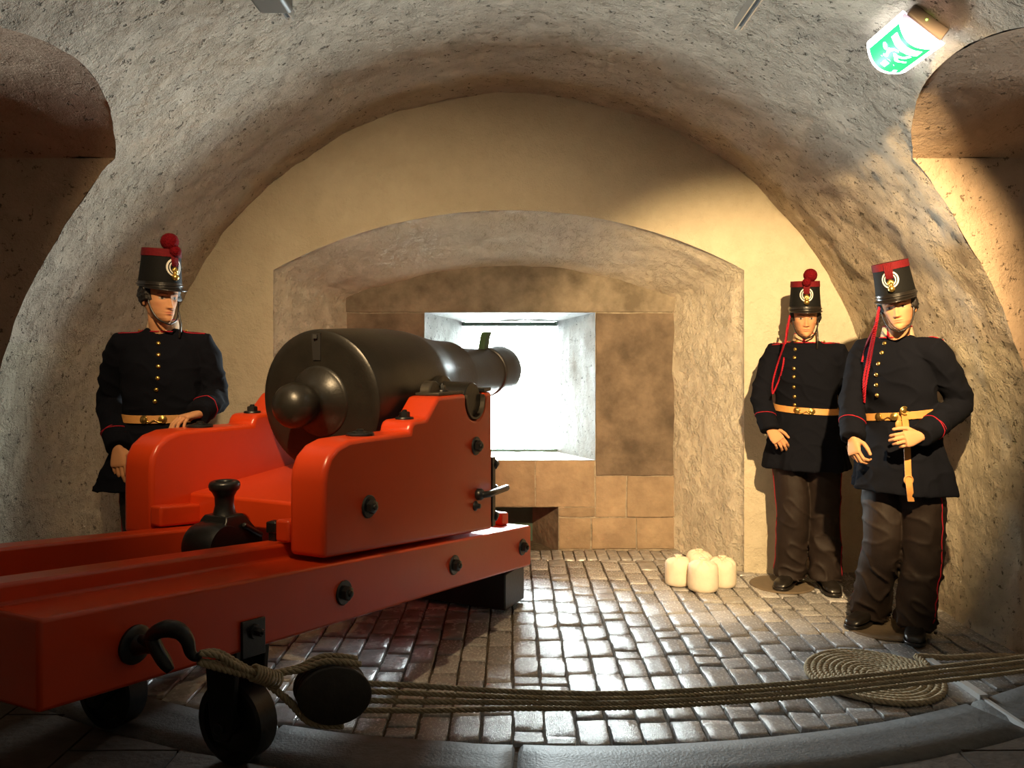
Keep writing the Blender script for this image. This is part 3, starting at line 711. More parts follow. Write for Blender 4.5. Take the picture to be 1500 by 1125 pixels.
# ------------------------------------------------------------------ tackle, ropes, coil, powder bags
def rope(m, path, r=.010, pitch=.055, strands=3, seg=6, n=5):
    """laid rope: three strands winding round the path"""
    path = [Vector(p) for p in path]; L = [0]
    for a, b in zip(path, path[1:]): L.append(L[-1] + (b-a).length)
    N = max(4, int(L[-1]/pitch*seg)); pts = []; k = 0
    for i in range(N+1):
        d = L[-1]*i/N
        while k < len(L)-2 and L[k+1] < d: k += 1
        t = (d-L[k])/max(1e-9, L[k+1]-L[k]); pts.append(path[k].lerp(path[k+1], t))
    fr = []; ref = Vector((0,0,1))
    for i, p in enumerate(pts):
        t = (pts[min(i+1,N)]-pts[max(i-1,0)]).normalized(); a = ref - t*ref.dot(t)
        if a.length < 1e-4: a = t.orthogonal()
        a.normalize(); ref = a; fr.append((a, t.cross(a)))
    for q in range(strands):
        sp = [p + (a*math.cos(2*PI*(i/seg + q/strands)) + b*math.sin(2*PI*(i/seg + q/strands)))*r*.52 for i, (p, (a, b)) in enumerate(zip(pts, fr))]
        m.tube(sp, r*.56, n)
BLK = at(487, 1012, 2.42)
tk = thing('tackle_block', 'dark oval wooden pulley block on rope strop, hooked to the red platform', 'pulley block', BLK)
bx = (at(540,1016,2.46) - at(432,1008,2.37)).normalized(); bz = (Vector((0,0,1)) - bx*bx.z).normalized(); by = bz.cross(bx)
def BP(a, b, c): return BLK + bx*a + by*b + bz*c
for b in (-.036, -.012, .012, .036):           # four shells (cheeks) of the block
    m = MB(); rr = []
    sc = 1 if abs(b) > .02 else .97
    m.loft([[BP(math.cos(th)*.112*sc*q, b+d, math.sin(th)*.086*sc*q) for th in [2*PI*i/32 for i in range(32)]] for d, q in ((-.009,.93),(-.005,1),(.005,1),(.009,.93))])
    build('block_cheek', m, M_WOOD, parent=tk, smooth=False, bevel=.003)
m = MB(); m.lathe([(-.043,.012),(.043,.012)], BP(.02,0,0), by, 14); m.lathe([(-.03,.05),(.03,.05)], BP(.02,0,0), by, 24); build('sheave', m, M_IRON, parent=tk)
m = MB()
for o_ in (.020, -.020):
    rope(m, catmull([BP(.06,o_*1.2,.092), BP(-.04,o_*1.1,.093), BP(-.12,o_*.5,.055), at(385,990,2.33)+bz*.006, at(352,976,2.28)+by*o_*.7, at(318,962,2.23)+by*o_*.7+bz*.008, at(292,962,2.20)+bz*.008], 5), .010, .05)
    rope(m, catmull([BP(.05,o_*1.2,-.092), BP(-.05,o_*1.1,-.088), BP(-.12,o_*.5,-.04), at(385,994,2.33)-bz*.006, at(350,984,2.28)+by*o_*.7, at(316,975,2.23)+by*o_*.7, at(292,966,2.20)-bz*.006], 5), .010, .05)
build('strop', m, M_ROPE, parent=tk, smooth=True)
m = MB()
for i in range(9):
    c = at(372+i*4.2, 985.5+i*1.4, 2.30+i*.006); d = (at(406,997,2.35)-at(372,985,2.30)).normalized(); u = bz - d*bz.dot(d); u.normalize(); w = d.cross(u)
    m.tube([c + u*.021*math.cos(2*PI*j/14) + w*.026*math.sin(2*PI*j/14) + d*.0 for j in range(15)], .0042, 6, cap=False)
build('lashing', m, M_ROPE, parent=tk, smooth=True)
falls = [([(505,1000,2.42),(620,1005,2.50),(750,1013,2.60),(900,1016,2.73),(1050,1009,2.87),(1200,997,3.03),(1350,980,3.2),(1500,962,3.38),(1590,948,3.46)], .0090),
         ([(505,1011,2.44),(620,1016,2.52),(750,1021,2.62),(900,1023,2.75),(1050,1016,2.89),(1200,1004,3.05),(1350,987,3.22),(1500,969,3.40),(1590,953,3.46)], .0090),
         ([(510,1025,2.42),(620,1028,2.49),(750,1029,2.59),(900,1030,2.72),(1050,1023,2.86),(1200,1011,3.02),(1350,994,3.19),(1500,976,3.37),(1590,958,3.46)], .0090),
         ([(505,1040,2.46),(620,1041,2.54),(750,1038,2.64),(900,1037,2.77),(1050,1030,2.91),(1200,1018,3.07),(1350,1001,3.24),(1500,983,3.42),(1590,963,3.46)], .0090)]
words = ['topmost', 'second from top', 'third from top', 'lowest']
for (pts, r), wd in zip(falls, words):
    m = MB(); rope(m, catmull([at(*p) for p in pts], 6), r, .06)
    tag(build('tackle_rope', m, M_ROPE, smooth=True), 'tan hemp rope stretched from the pulley block to the right, %s of four' % wd, 'rope', 'ropes of the tackle')
# coiled mat of rope with its tail
cc = Vector((1282-750, 0, 0)); CD = 3.70; cc = Vector((532/1180*CD, CD, .0)); CR = .305
m = MB(); turns = 11; pts = []
for i in range(turns*44+1):
    th = 2*PI*i/44; r = .012 + (CR-.012)*i/(turns*44)
    pts.append(cc + Vector((r*math.sin(th+1.25), r*math.cos(th+1.25), .016 + .003*math.sin(3*th))))
tail = [at(1345,966,3.93), at(1400,963,3.90), at(1450,961,3.88), at(1500,962,3.82)]
e = pts[-1]
tl = catmull([pts[-4], e, e.lerp(tail[0],.6)+Vector((0,.0,0))] + tail, 6)
for p in tl: p.z = max(p.z, .02)
rope(m, pts + tl[7:], .0150, .075, 3, 6, 5)
tag(build('coiled_rope', m, M_ROPE, smooth=True), 'tan rope coiled flat into a round mat on the brick floor', 'rope')
rb = MB(); rb.lathe([(0,.03),(.03,.03),(.034,.026)], (vault_pt(-0+l_of_z(.30), 3.4) + Vector((.01,0,0))), (-1,0,0), 16)
rb.tube([vault_pt(l_of_z(.30), 3.4) + Vector((-.03 - .05*math.sin(2*PI*i/20)*0 , .05*math.sin(2*PI*i/20), -.05 + .05*math.cos(2*PI*i/20))) for i in range(21)], .008, 8)
tag(build('wall_ring', rb, M_IRON, smooth=True), 'black iron ring low on the right wall holding the tackle ropes', 'ring')
def bag(p, r, h, sd, lab):
    rr = random.Random(sd); t = thing('powder_bag', lab, 'bag', p, 'white powder bags')
    m = MB(); n = 44
    prof = [(0,.86),(.006,.95),(.025,1.0),(h*.3,1.02),(h*.6,1.0),(h*.78,.98),(h*.88,.90),(h*.95,.72),(h*.985,.48),(h*1.0,.26),(h*.99,.16)]
    rings = []
    for z, q in prof:
        ring = []
        for j in range(n):
            th = 2*PI*j/n; top = max(0, (z/h-.72)/.28)
            k = r*q*(1 + .02*noise.noise(Vector((math.cos(th)*1.5, math.sin(th)*1.5, z*9+sd)))) + top*(.006*math.sin(9*th+sd)+.003*math.sin(17*th))*(1 if q > .3 else .4)
            ring.append(Vector(p) + Vector((k*math.cos(th), k*math.sin(th), z + top*.004*math.sin(11*th) + .006*top*math.cos(th+sd))))
        rings.append(ring)
    m.loft(rings); build('sack', m, M_SACK, parent=t, smooth=True)
    m = MB(); c = Vector(p) + Vector((0,0,h*.985))
    m.loft([[c + Vector(((q*(1+.25*math.sin(5*th+sd)))*math.cos(th), q*(1+.25*math.sin(5*th+sd))*math.sin(th), z)) for th in [2*PI*j/20 for j in range(20)]] for z, q in ((-.004,.026),(.004,.017),(.010,.016),(.016,.024),(.020,.020))])
    m.tube([c + Vector((.019*math.cos(2*PI*j/16), .019*math.sin(2*PI*j/16), .006)) for j in range(17)], .003, 6, cap=False)
    build('tied_neck', m, M_SACK, parent=t, smooth=True)
def flo(px, py): D = 1770/(py-517); return Vector(((px-750)/1180*D, D, 0.003))
bag(flo(993,856), .083, .172, 1, 'white tied powder bag at the left end of the row of bags')
bag(flo(1030,864), .096, .182, 2, 'white tied powder bag standing in front of the other bags')
bag(flo(1058,858), .088, .175, 5, 'white tied powder bag at the right, nearest the mannequins')
bag(flo(1024,846), .088, .172, 4, 'white tied powder bag mostly hidden behind the other three')

# ------------------------------------------------------------------ exit sign, tracks, lamp heads
sgc = vault_pt(l_of_z(2.735), 3.12); a_ = math.atan2(sgc.x-VX, sgc.z-VZ)
nr = Vector((-math.sin(a_), 0, -math.cos(a_))); tg = Vector((math.cos(a_), 0, -math.sin(a_))); yy = Vector((0,1,0))
sg = thing('exit_sign', 'lit green emergency exit sign with running figure, high on the vault', 'sign', sgc)
def XP(a, b, c): return sgc + yy*a + tg*b + nr*c          # a along the vault, b down the curve, c off the wall
m = MB(); m.loft([[XP(a, b, c) for b, c in ((-.08,-.03),(.08,-.03),(.08,.045),(-.08,.045))] for a in (-.155,.13)]); hs_ = build('housing', m, mat('sign_housing', (.22,.17,.14), .5), parent=sg, bevel=.006)
m = MB(); m.ball(XP(-.156, -.01, .02), .004, 8, 6); build('indicator_lamp', m, emit('indicator_green', (.35,1,.1), 6), parent=hs_)
M_LIT = emit('lit_white_diffuser', (.92,.96,1.0), 9); M_GRN = emit('lit_green_film', (.02,.72,.24), 1.0)
def dif(b, o=0): return .048 + (.060+o) * math.cos(b/.098*PI/2)**.8 if abs(b) < .098 else .048
m = MB(); bs = [-.098 + .196*i/24 for i in range(25)]
m.loft([[XP(a, b, dif(b)) for b in bs] + [XP(a, .098, .040), XP(a, -.098, .040)] for a in (-.145,.145)]); build('diffuser', m, M_LIT, parent=sg)
m = MB()
M_CAP = emit('lit_lavender_cap', (.50,.44,.66), .75)
for a in (-.1465, .1465):
    m = MB(); m.add([XP(a, b, dif(b)-.004) for b in bs[1:-1]] + [XP(a, .088, .044), XP(a, -.088, .044)], [tuple(range(25))])
    build('end_cap', m, M_CAP, parent=sg, fix=False)
gfilm = MB(); gfilm.grid(lambda u, v: XP(lerp(-.125,.125,u), lerp(-.078,.078,v), dif(lerp(-.078,.078,v))+.0015), 2, 24); build('green_film', gfilm, M_GRN, parent=sg, fix=False)
def film(polys, nm):
    m = MB()
    for poly in polys:
        c = sum((Vector((p[0],p[1],0)) for p in poly), Vector())/len(poly)
        vs = [XP(p[0], p[1], dif(p[1])+.003) for p in poly]; m.add(vs, [tuple(range(len(poly)))])
    return build(nm, m, M_LIT, parent=sg, fix=False)
# pictogram: door panel, running figure, arrow (up = towards the crown side of the sheet)
def rect(x0, x1, y0, y1, k=6): return [(x0,y0),(x0,lerp(y0,y1,.5)),(x0,y1),(x1,y1),(x1,lerp(y0,y1,.5)),(x1,y0)]
def bar(a, b, w):
    a, b = Vector(a), Vector(b); d = (b-a).normalized(); n_ = Vector((-d.y, d.x))*w/2
    return [tuple(a-n_), tuple(a+n_), tuple(b+n_), tuple(b-n_)]
def disc(c, r): return [(c[0]+r*math.cos(2*PI*i/14), c[1]+r*math.sin(2*PI*i/14)) for i in range(14)]
film([rect(-.10,-.055,-.06,.0), rect(-.10,-.055,0,.06)], 'pictogram_door')
film([disc((.005,-.050),.013), bar((-.002,-.034),(-.012,.005),.024), bar((-.002,-.03),(.030,-.018),.011), bar((.030,-.018),(.040,-.030),.010), bar((-.004,-.03),(-.034,-.020),.011), bar((-.034,-.02),(-.045,-.003),.010),
      bar((-.012,.004),(.018,.022),.013), bar((.018,.022),(.012,.055),.012), bar((-.012,.004),(-.020,.032),.013), bar((-.020,.032),(-.045,.045),.012)], 'pictogram_runner')
film([bar((.055,.0),(.095,.0),.022), [(.060,-.035),(.060,.035),(.035,0)]], 'pictogram_arrow')
film([bar((.098,.055),(.115,.055),.012)], 'pictogram_mark')
def track(px, py, D0, ylow, lab, sgn):
    A = at(px, py, D0); B = Vector((A.x, ylow, A.z))
    t = thing('lamp_track', lab, 'track', A)
    m = MB()
    m.loft([[Vector((A.x+x, y, A.z+z)) for x, z in ((-.018,.035),(-.018,-.012),(-.011,-.012),(-.011,.004),(.011,.004),(.011,-.012),(.018,-.012),(.018,.035))] for y in (A.y, ylow)])
    build('rail', m, M_ALU, parent=t)
    m = MB(); m.loft([[Vector((A.x+x, y, A.z+z)) for x, z in ((-.011,.005),(-.011,.0),(.011,.0),(.011,.005))] for y in (A.y-.01, ylow)]); build('rail_slot', m, M_DARK, parent=t)
    return A
Ar = track(1081, 40, 3.72, 1.2, 'slim metal lamp track on the vault, right of the crown', 1)
Al = track(425, 27, 3.66, 1.2, 'slim metal lamp track on the vault, left beside the grey box', -1)
m = MB(); c = at(393, -8, 3.40)
bxm = thing('track_lamp_box', 'grey box lamp housing beside the left lamp track on the vault', 'lamp', c)
m.box(c + Vector((0,0,.03)), (.150,.24,.13)); build('housing', m, M_BOX, parent=bxm, bevel=.02, seg=3)
m = MB(); m.box(c + Vector((.055,-.05,.09)), (.10,.05,.03)); build('track_adapter', m, M_BOX, parent=bxm, bevel=.004)
m = MB(); m.box(c + Vector((0,.121,.02)), (.12,.006,.09)); build('lens', m, mat('lamp_lens', (.6,.6,.58), .2), parent=bxm)
def spot_head(loc, aim, A, lab):
    loc = Vector(loc); d = (Vector(aim)-loc).normalized()
    t = thing('spot_lamp', lab, 'lamp', loc); back = loc - d*.14
    m = MB(); m.lathe([(-.15,.02),(-.145,.045),(-.02,.05),(.012,.052),(.012,.046),(-.02,.044),(-.03,.0)], loc, d, 28); build('lamp_head', m, M_BOX, parent=t, smooth=True)
    m = MB(); m.tube([back + d*.04, Vector((back.x, back.y, A.z))], .012, 10); m.box((back.x, back.y, A.z-.012), (.032,.09,.03)); build('stem', m, M_BOX, parent=t)
spot_head(LAMP_R, AIM_R, Ar, 'small grey spot lamp on the right lamp track, out of sight above')
spot_head(LAMP_L, AIM_L, Al, 'small grey spot lamp on the left lamp track, out of sight above')

# ------------------------------------------------------------------ the three dressed mannequins
TORSO = [  # z, half width, front, back
 (.765,.266,.190,.175),(.85,.250,.176,.162),(.95,.230,.157,.142),(1.05,.206,.138,.124),(1.12,.194,.124,.112),(1.165,.188,.118,.106),
 (1.20,.188,.120,.106),(1.27,.192,.130,.112),(1.35,.198,.138,.120),(1.43,.200,.134,.122),(1.48,.196,.118,.112),(1.52,.176,.098,.096),
 (1.55,.142,.084,.082),(1.572,.100,.074,.070),(1.59,.070,.062,.060)]
HEADT = [  # z above chin, half width, front, back (front = towards the face)
 (-.004,.012,.084,-.066),(.000,.022,.090,-.046),(.008,.033,.096,-.022),(.022,.045,.099,.010),(.045,.056,.098,.048),(.070,.0635,.096,.075),(.098,.0705,.093,.090),
 (.120,.0735,.091,.098),(.145,.0755,.093,.101),(.170,.0755,.090,.101),(.195,.070,.078,.094),(.215,.057,.057,.076),(.228,.040,.036,.052),(.235,.018,.014,.024),(.236,.004,.003,.006)]
SKINC = (.54,.265,.130); 
def head_mesh():
    nz, nt = 132, 120; vs = []; cs = []
    def g(x, z, cx, cz, sx, sz): return math.exp(-((x-cx)/sx)**2 - ((z-cz)/sz)**2)
    for i in range(nz+1):
        z = -.004 + .240*i/nz; w, f, b = interp(HEADT, z)
        for j in range(nt):
            th = 2*PI*j/nt; s_, c_ = math.sin(th), math.cos(th)
            x = w*math.copysign(abs(s_)**.92, s_); y = -f*math.copysign(abs(c_)**1.0, c_) if c_ > 0 else b*abs(c_)
            col = list(SKINC)
            if c_ > 0:
                fz = max(0, c_)**.5; ax = abs(x); d = 0
                if .060 < z < .135:                        # nose
                    t = (z-.070)/.058
                    h = .023*max(0,1-t)**1.1 + .003 if t >= 0 else .025*max(0, 1+t*7.0)
                    d += max(0, h)*math.exp(-(x/(.0085 + .0035*max(0, 1-abs(t)*2)))**2)
                    d += .008*g(ax, z, .0125, .073, .0055, .006)
                d -= .0105*g(ax, z, .031, .117, .017, .012)     # sockets
                d += .0055*g(ax, z, .031, .1165, .0115, .0068)    # eyeballs / lids
                d += .0055*g(ax, z, .028, .137, .022, .0075)     # brow ridge
                d += .0035*g(ax, z, .050, .096, .016, .014)      # cheekbones
                d -= .0035*g(ax, z, .048, .062, .014, .018)
                d += .0050*g(x, z, 0, .0515, .019, .0045)        # lips
                d -= .0035*g(x, z, 0, .0465, .024, .0018)
                d += .0055*g(x, z, 0, .0415, .016, .0045)
                d -= .0040*g(x, z, 0, .0310, .018, .0055)
                d += .0050*g(ax, z, .006, .012, .015, .010)      # chin
                d -= .0015*g(x, z, 0, .060, .004, .006)
                y -= d*fz
                def mixc(c, k):
                    for q in range(3): col[q] = col[q]*(1-k) + c[q]*k
                br = max(0, 1 - (abs(z - (.1335 + .010*math.sin(min(1, ax/.05)*2.2)-.004))/.0036)**2) if .012 < ax < .052 else 0
                mixc((.05,.025,.012), .85*min(1, br*1.5))
                ez = .1165 + .0006*0; el = .0062*math.sqrt(max(0, 1-((ax-.031)/.0145)**2))
                if el > 0 and abs(z-ez) < el:
                    mixc((.42,.33,.26), 1)
                    if math.hypot(ax-.0315, (z-ez)*1.0) < .0066: mixc((.03,.022,.018), 1)
                elif el > 0 and abs(z-ez) < el+.0026: mixc((.10,.05,.03), .85 if z > ez else .35)
                lp = g(x, z, 0, .0465, .024, .0085); mixc((.52,.17,.11), min(.75, max(0, (lp-.30)*1.9)))
                mixc((.62,.24,.14), .22*g(ax, z, .048, .083, .02, .018))
            vs.append((x, y, z)); cs.append(tuple(col))
    fs = [(i*nt+j, i*nt+(j+1)%nt, (i+1)*nt+(j+1)%nt, (i+1)*nt+j) for i in range(nz) for j in range(nt)]
    fs += [tuple(reversed(range(nt))), tuple(range(nz*nt, nz*nt+nt))]
    return vs, fs, cs
HV, HF, HC = head_mesh()
def hand(Wp, D, Nn, thumb, arm, curls=((.25,.45,.35),)*4, spread=.05, thumb_dirs=None, k=1.0):
    D = D.normalized(); Nn = (Nn - D*Nn.dot(D)).normalized(); T = D.cross(Nn).normalized()*thumb
    m = MB(); arm = arm.normalized()
    # wrist and forearm
    m.tube([Wp - arm*.12, Wp - arm*.05, Wp + D*.006], [.034*k,.029*k,.026*k], 16)
    def ring(d, hw, ht, dn=0):
        return [Wp + D*d*k + T*(math.copysign(abs(math.cos(a))**.75, math.cos(a))*hw*k) + Nn*((math.copysign(abs(math.sin(a))**.8, math.sin(a))*ht + dn)*k) for a in [2*PI*i/20 for i in range(20)]]
    m.loft([ring(-.012,.023,.019), ring(.008,.027,.019), ring(.03,.034,.018,-.001), ring(.06,.041,.016), ring(.083,.042,.0135,.001), ring(.094,.038,.010,.001)])
    # ball of the thumb
    m.ball(Wp + D*.035*k + T*.024*k - Nn*.010*k, .020*k, 14, 10)
    lens = ((.044,.027,.022),(.049,.031,.023),(.045,.028,.022),(.035,.021,.019)); off = ((.030,.083),(.0105,.090),(-.0095,.086),(-.0285,.074)); rad = (.0092,.0095,.0090,.0080)
    for q in range(4):
        base = Wp + T*off[q][0]*k + D*off[q][1]*k; cur = curls[q] if len(curls) == 4 else curls[0]
        fd = (D + T*spread*(1.5-q)*.9).normalized(); a = 0; p = base - fd*.02*k; path = [p, base]; r = rad[q]*k; rr = [r*1.1, r*1.08]; p = base
        for sidx in range(3):
            a += cur[sidx]; dirv = fd*math.cos(a) - Nn*math.sin(a); l = lens[q][sidx]*k
            path.append(p + dirv*l*.5); rr.append(r*(.97-.06*sidx)); p = p + dirv*l; path.append(p); rr.append(r*((1.0,.93,.72)[sidx]))
        m.tube(path, rr, 10); m.ball(path[-1], rr[-1]*1.0, 10, 8)
    td = thumb_dirs or ((.75,.66,-.25),(.30,.92,-.30),(.12,.95,-.30))
    p = Wp + D*.018*k + T*.022*k - Nn*.006*k; path = [p]; rr = [.013*k]
    for (a, b, c), l, r in zip(td, (.046,.034,.027), (.0112,.0105,.0085)):
        dv = (T*a + D*b + Nn*c).normalized(); path.append(p + dv*l*.5*k); rr.append(r*1.04*k); p = p + dv*l*k; path.append(p); rr.append(r*k)
    m.tube(path, rr, 12); m.ball(path[-1], rr[-1], 10, 8)
    o = build('hand_tmp', m); remesh(o, .0026, 5, .5)
    vs = [tuple(v.co) for v in o.data.vertices]; fs = [tuple(p.vertices) for p in o.data.polygons]
    me = o.data; bpy.data.objects.remove(o); bpy.data.meshes.remove(me)
    return vs, fs
def mannequin(cfg):
    root = Vector((cfg['x'], cfg['y'], 0)); k = cfg['k']; yaw = math.radians(cfg['yaw']); RZ = Matrix.Rotation(yaw, 3, 'Z')
    lean = cfg.get('lean', (0, 0))                                   # offset of the collar against the hem
    T = thing('dressed_mannequin', cfg['label'], 'mannequin', root, 'soldier mannequins')
    sd = cfg['seed']
    def axis(z):
        t = (z-.765*k)/(.82*k); return root + Vector((lean[0]*t, lean[1]*t, z))
    def tp(z, th, e=0):
        w, f, b = interp(TORSO, z/k); w += e; f += e; b += e; w *= 1 + cfg.get('flare', 0)*max(0, min(1, (1.12*k-z)/(.34*k)))
        s_, c_ = math.sin(th), math.cos(th)
        x = w*math.copysign(abs(s_)**.86, s_); y = -f*abs(c_)**.95 if c_ > 0 else b*abs(c_)**.95
        sk = max(0, min(1, (1.12*k - z)/(.3*k))); q = .013*sk*(math.sin(6*th+sd) + .6*math.sin(11*th+2*sd)) * (1 if abs(c_) < .96 or c_ < 0 else .4)
        tu = max(0, min(1, (z-1.19*k)/(.05*k)))*max(0, min(1, (1.45*k-z)/(.2*k)))
        q += .005*tu*math.sin(14*z/k*2 + 4*th + sd)
        v = Vector((x, y, 0)); v += v.normalized()*q
        return axis(z) + RZ @ v
    hemtilt = cfg.get('hem', .765)
    # coat: body and both sleeves grown together
    m = MB(); zs_ = [lerp(hemtilt*k, 1.59*k, i/46) for i in range(47)]
    m.loft([[tp(z, 2*PI*j/56) for j in range(56)] for z in zs_])
    sh = {}; arms = {}
    for sgn, key in ((-1,'L'),(1,'R')):                              # L, R as seen in the photograph
        S0 = axis(1.488*k) + RZ @ Vector((sgn*.198, .004, 0)); E_, W_ = at(*cfg['elbow'+key]), at(*cfg['wrist'+key])
        sh[key] = S0; arms[key] = (S0, E_, W_)
        inn = axis(1.512*k) + RZ @ Vector((sgn*.10, .0, 0))
        d1 = (E_-S0).normalized(); d2 = (W_-E_).normalized()
        path = [inn, S0 - d1*.02] + [S0.lerp(E_, t) for t in (.15,.3,.45,.6,.75,.88)] + [E_ + (d2-d1)*.012] + [E_.lerp(W_, t) for t in (.12,.25,.4,.55,.7,.82,.92)] + [W_ + d2*.012]
        rad = [.060,.070,.074,.073,.071,.069,.067,.066,.066,.066,.065,.064,.063,.061,.060,.0585,.058]
        def wob(i, th, s0=sgn): return 1 + .055*math.sin(2.1*i + 2*th + sd + s0) * (1 if 2 < i < 14 else .2) + .03*math.sin(3.7*i - th*3)
        m.tube(path, [r*cfg.get('sl',1) for r in rad], 20, wob=wob)
    coat = build('coat', m, M_NAVY, parent=T, smooth=True); remesh(coat, .0065, 5, .5)
    def crumple(o, amp, zf):
        nn = [v.normal.copy() for v in o.data.vertices]
        for v, n_ in zip(o.data.vertices, nn):
            p = v.co; q = Vector((p.x*7, p.y*7, p.z*10 + p.x*5)) + Vector((sd*3, 0, 0))
            r_ = 1 - abs(noise.noise(q))*2.2
            v.co = p + n_*(amp*zf(p.z)*(r_*r_*r_ if r_ > 0 else 0) + amp*.6*noise.noise(p*11))
        o.data.update()
    crumple(coat, .007, lambda z: .6 if 1.12 < z < 1.2 else 1)
    bv = BVHTree.FromPolygons([v.co + root for v in coat.data.vertices], [tuple(p.vertices) for p in coat.data.polygons])
    CAMP = Vector((0, 0, 1.5))
    def pix(px, py, off=.0, default=None):
        d = (at(px, py, 1.0) - CAMP).normalized(); h = bv.ray_cast(CAMP, d)
        if h[0] is None: return default if default else at(px, py, cfg['y']-.15)
        return h[0] - d*off
    # buttons down the front
    for px, py in cfg['buttons']:
        c = pix(px, py); d = (c - CAMP).normalized(); h = bv.ray_cast(CAMP, (at(px,py,1)-CAMP).normalized())
        n_ = h[1] if h[0] is not None else -d
        b = MB(); b.lathe([(-.004,.008),(.002,.0115),(.005,.0105),(.008,.007),(.009,.002)], c, n_, 16, (0.3,.2,1)); build('button', b, M_GOLD, parent=coat, smooth=True)
    # cuff piping
    for key in 'LR':
        S0, E_, W_ = arms[key]; d = (W_-E_).normalized(); a = Vector((0,-1,.3)); a = (a-d*a.dot(d)).normalized(); b_ = d.cross(a)
        pts = []
        for i in range(33):
            th = 2*PI*i/32; q = W_ - d*(.085 + .022*abs(math.sin(th/2+.6))**3)
            o = q + (a*math.cos(th) + b_*math.sin(th))*.14; h = bv.ray_cast(o, (q-o).normalized())
            pts.append(h[0] + (o-q).normalized()*.001 if h[0] is not None and (h[0]-q).length < .085 else q + (o-q).normalized()*.060)
        p = MB(); p.tube(pts, .0026, 6, cap=False); build('cuff_piping', p, M_PIPE, parent=coat, smooth=True, label='red piping round the cuff')
    # shoulder straps outlined in red
    for sgn in (-1, 1):
        out = []
        for x, y in ((.205,.026),(.15,.025),(.115,.023),(.098,.014),(.094,0),(.098,-.014),(.115,-.023),(.15,-.025),(.205,-.026)):
            o = axis(0) + RZ @ Vector((sgn*x, y, 0)); o.z = 1.9; h = bv.ray_cast(o, Vector((0,0,-1)))
            if h[0] is not None: out.append(h[0] + Vector((0,0,.003)))
        if len(out) > 4:
            p = MB(); p.tube(catmull(out, 3), .0028, 6); sp = build('shoulder_strap', p, M_PIPE, parent=T, smooth=True, label='shoulder strap outlined in red piping')
            p = MB(); c = out[4] + (out[0]+out[-1] - out[4]*2)*.08; p.ball(c + Vector((0,0,.002)), .007, 10, 6); build('strap_button', p, M_GOLD, parent=sp, smooth=True)
    # belt
    bz_ = cfg.get('belt', 1.165)*k; hb = .020
    def bel(th, e, dz):
        z = bz_ + dz + cfg.get('btilt', 0)*math.sin(th) - .006*math.cos(th); p = tp(z, th, e); return p
    bm = MB(); nb = 64; rings = []
    for i in range(nb):
        th = 2*PI*i/nb; rings.append([bel(th,.0035,-hb), bel(th,.009,-hb), bel(th,.009,hb), bel(th,.0035,hb)])
    vs = [p for r in rings for p in r]; fs = [(i*4+j, ((i+1)%nb)*4+j, ((i+1)%nb)*4+(j+1)%4, i*4+(j+1)%4) for i in range(nb) for j in range(4)]
    bm.add(vs, fs); belt = build('belt', bm, M_LEATH, parent=T, bevel=.002, label='tan leather belt with round brass clasps')
    for th in cfg['clasps']:
        th = math.radians(th); c = bel(th, .010, 0); n_ = (c - axis(c.z)); n_.z = 0; n_.normalize()
        b = MB(); b.lathe([(-.002,.021),(.004,.021),(.007,.019),(.005,.015),(.008,.011),(.010,.007),(.011,.001)], c, n_, 24); build('clasp', b, M_GOLD, parent=belt, smooth=True)
    if len(cfg['clasps']) > 1:
        a, c = math.radians(cfg['clasps'][0]), math.radians(cfg['clasps'][1])
        b = MB(); b.tube([bel(lerp(a,c,t),.014,-.008+.006*math.sin(t*4*PI)) for t in [i/12 for i in range(13)]], .0035, 6); build('clasp_hook', b, M_GOLD, parent=belt, smooth=True)
    # collar
    ncen = Vector(cfg['neck']) if 'neck' in cfg else axis(1.6*k); ncen = Vector((axis(1.6*k).x, axis(1.6*k).y, 0))
    def colr(th, r, z): return Vector((ncen.x, ncen.y, z)) + RZ @ Vector((r*math.sin(th)*1.0, -r*1.06*math.cos(th) + .004, 0))
    cm = MB(); n = 40
    ga_ = .06
    for i in range(n):
        a, b = [lerp(ga_, 2*PI-ga_, (i+q)/n) for q in (0, 1)]
        cm.add([colr(a,.084,1.570*k),colr(b,.084,1.570*k),colr(b,.071,1.632*k),colr(a,.071,1.632*k),colr(a,.078,1.570*k),colr(b,.078,1.570*k),colr(b,.066,1.632*k),colr(a,.066,1.632*k)], [(0,1,2,3),(7,6,5,4),(3,2,6,7),(0,4,5,1)])
    col = build('collar', cm, M_COLLAR, parent=T, smooth=False, label='pale stand collar edged in red')
    for z, r in ((1.632,.0690),(1.573,.0855)):
        p = MB(); p.tube([colr(lerp(ga_, 2*PI-ga_, i/40), r, z*k) for i in range(41)], .004, 6); build('collar_piping', p, M_PIPE, parent=col, smooth=True)
    p = MB(); p.tube([colr(ga_,.084,1.573*k), colr(ga_,.070,1.632*k)], .004, 6); p.tube([colr(-ga_,.084,1.573*k), colr(-ga_,.070,1.632*k)], .004, 6); build('collar_piping', p, M_PIPE, parent=col, smooth=True)
    # ---- body: head, neck, arms, hands, trunk and legs in one mesh
    hy, hpit, hrol = [math.radians(a) for a in cfg['head']]
    HM = Matrix.Translation(at(*cfg['chin']) ) @ (Matrix.Rotation(hy, 4, 'Z') @ Matrix.Rotation(hrol, 4, 'Y') @ Matrix.Rotation(hpit, 4, 'X')) @ Matrix.Translation((0, .092, -.004)) 
    def H(x, y, z): return HM @ Vector((x*k, y*k, z*k))
    body = MB(); cols = []
    body.add([H(*v) for v in HV], HF); cols += HC
    def grow(mb):
        body.add(mb.v, mb.f); cols.extend([SKINC]*len(mb.v))
    nk = MB(); nb0 = Vector((ncen.x, ncen.y, 1.50*k)); nt_ = H(0, .012, .06)
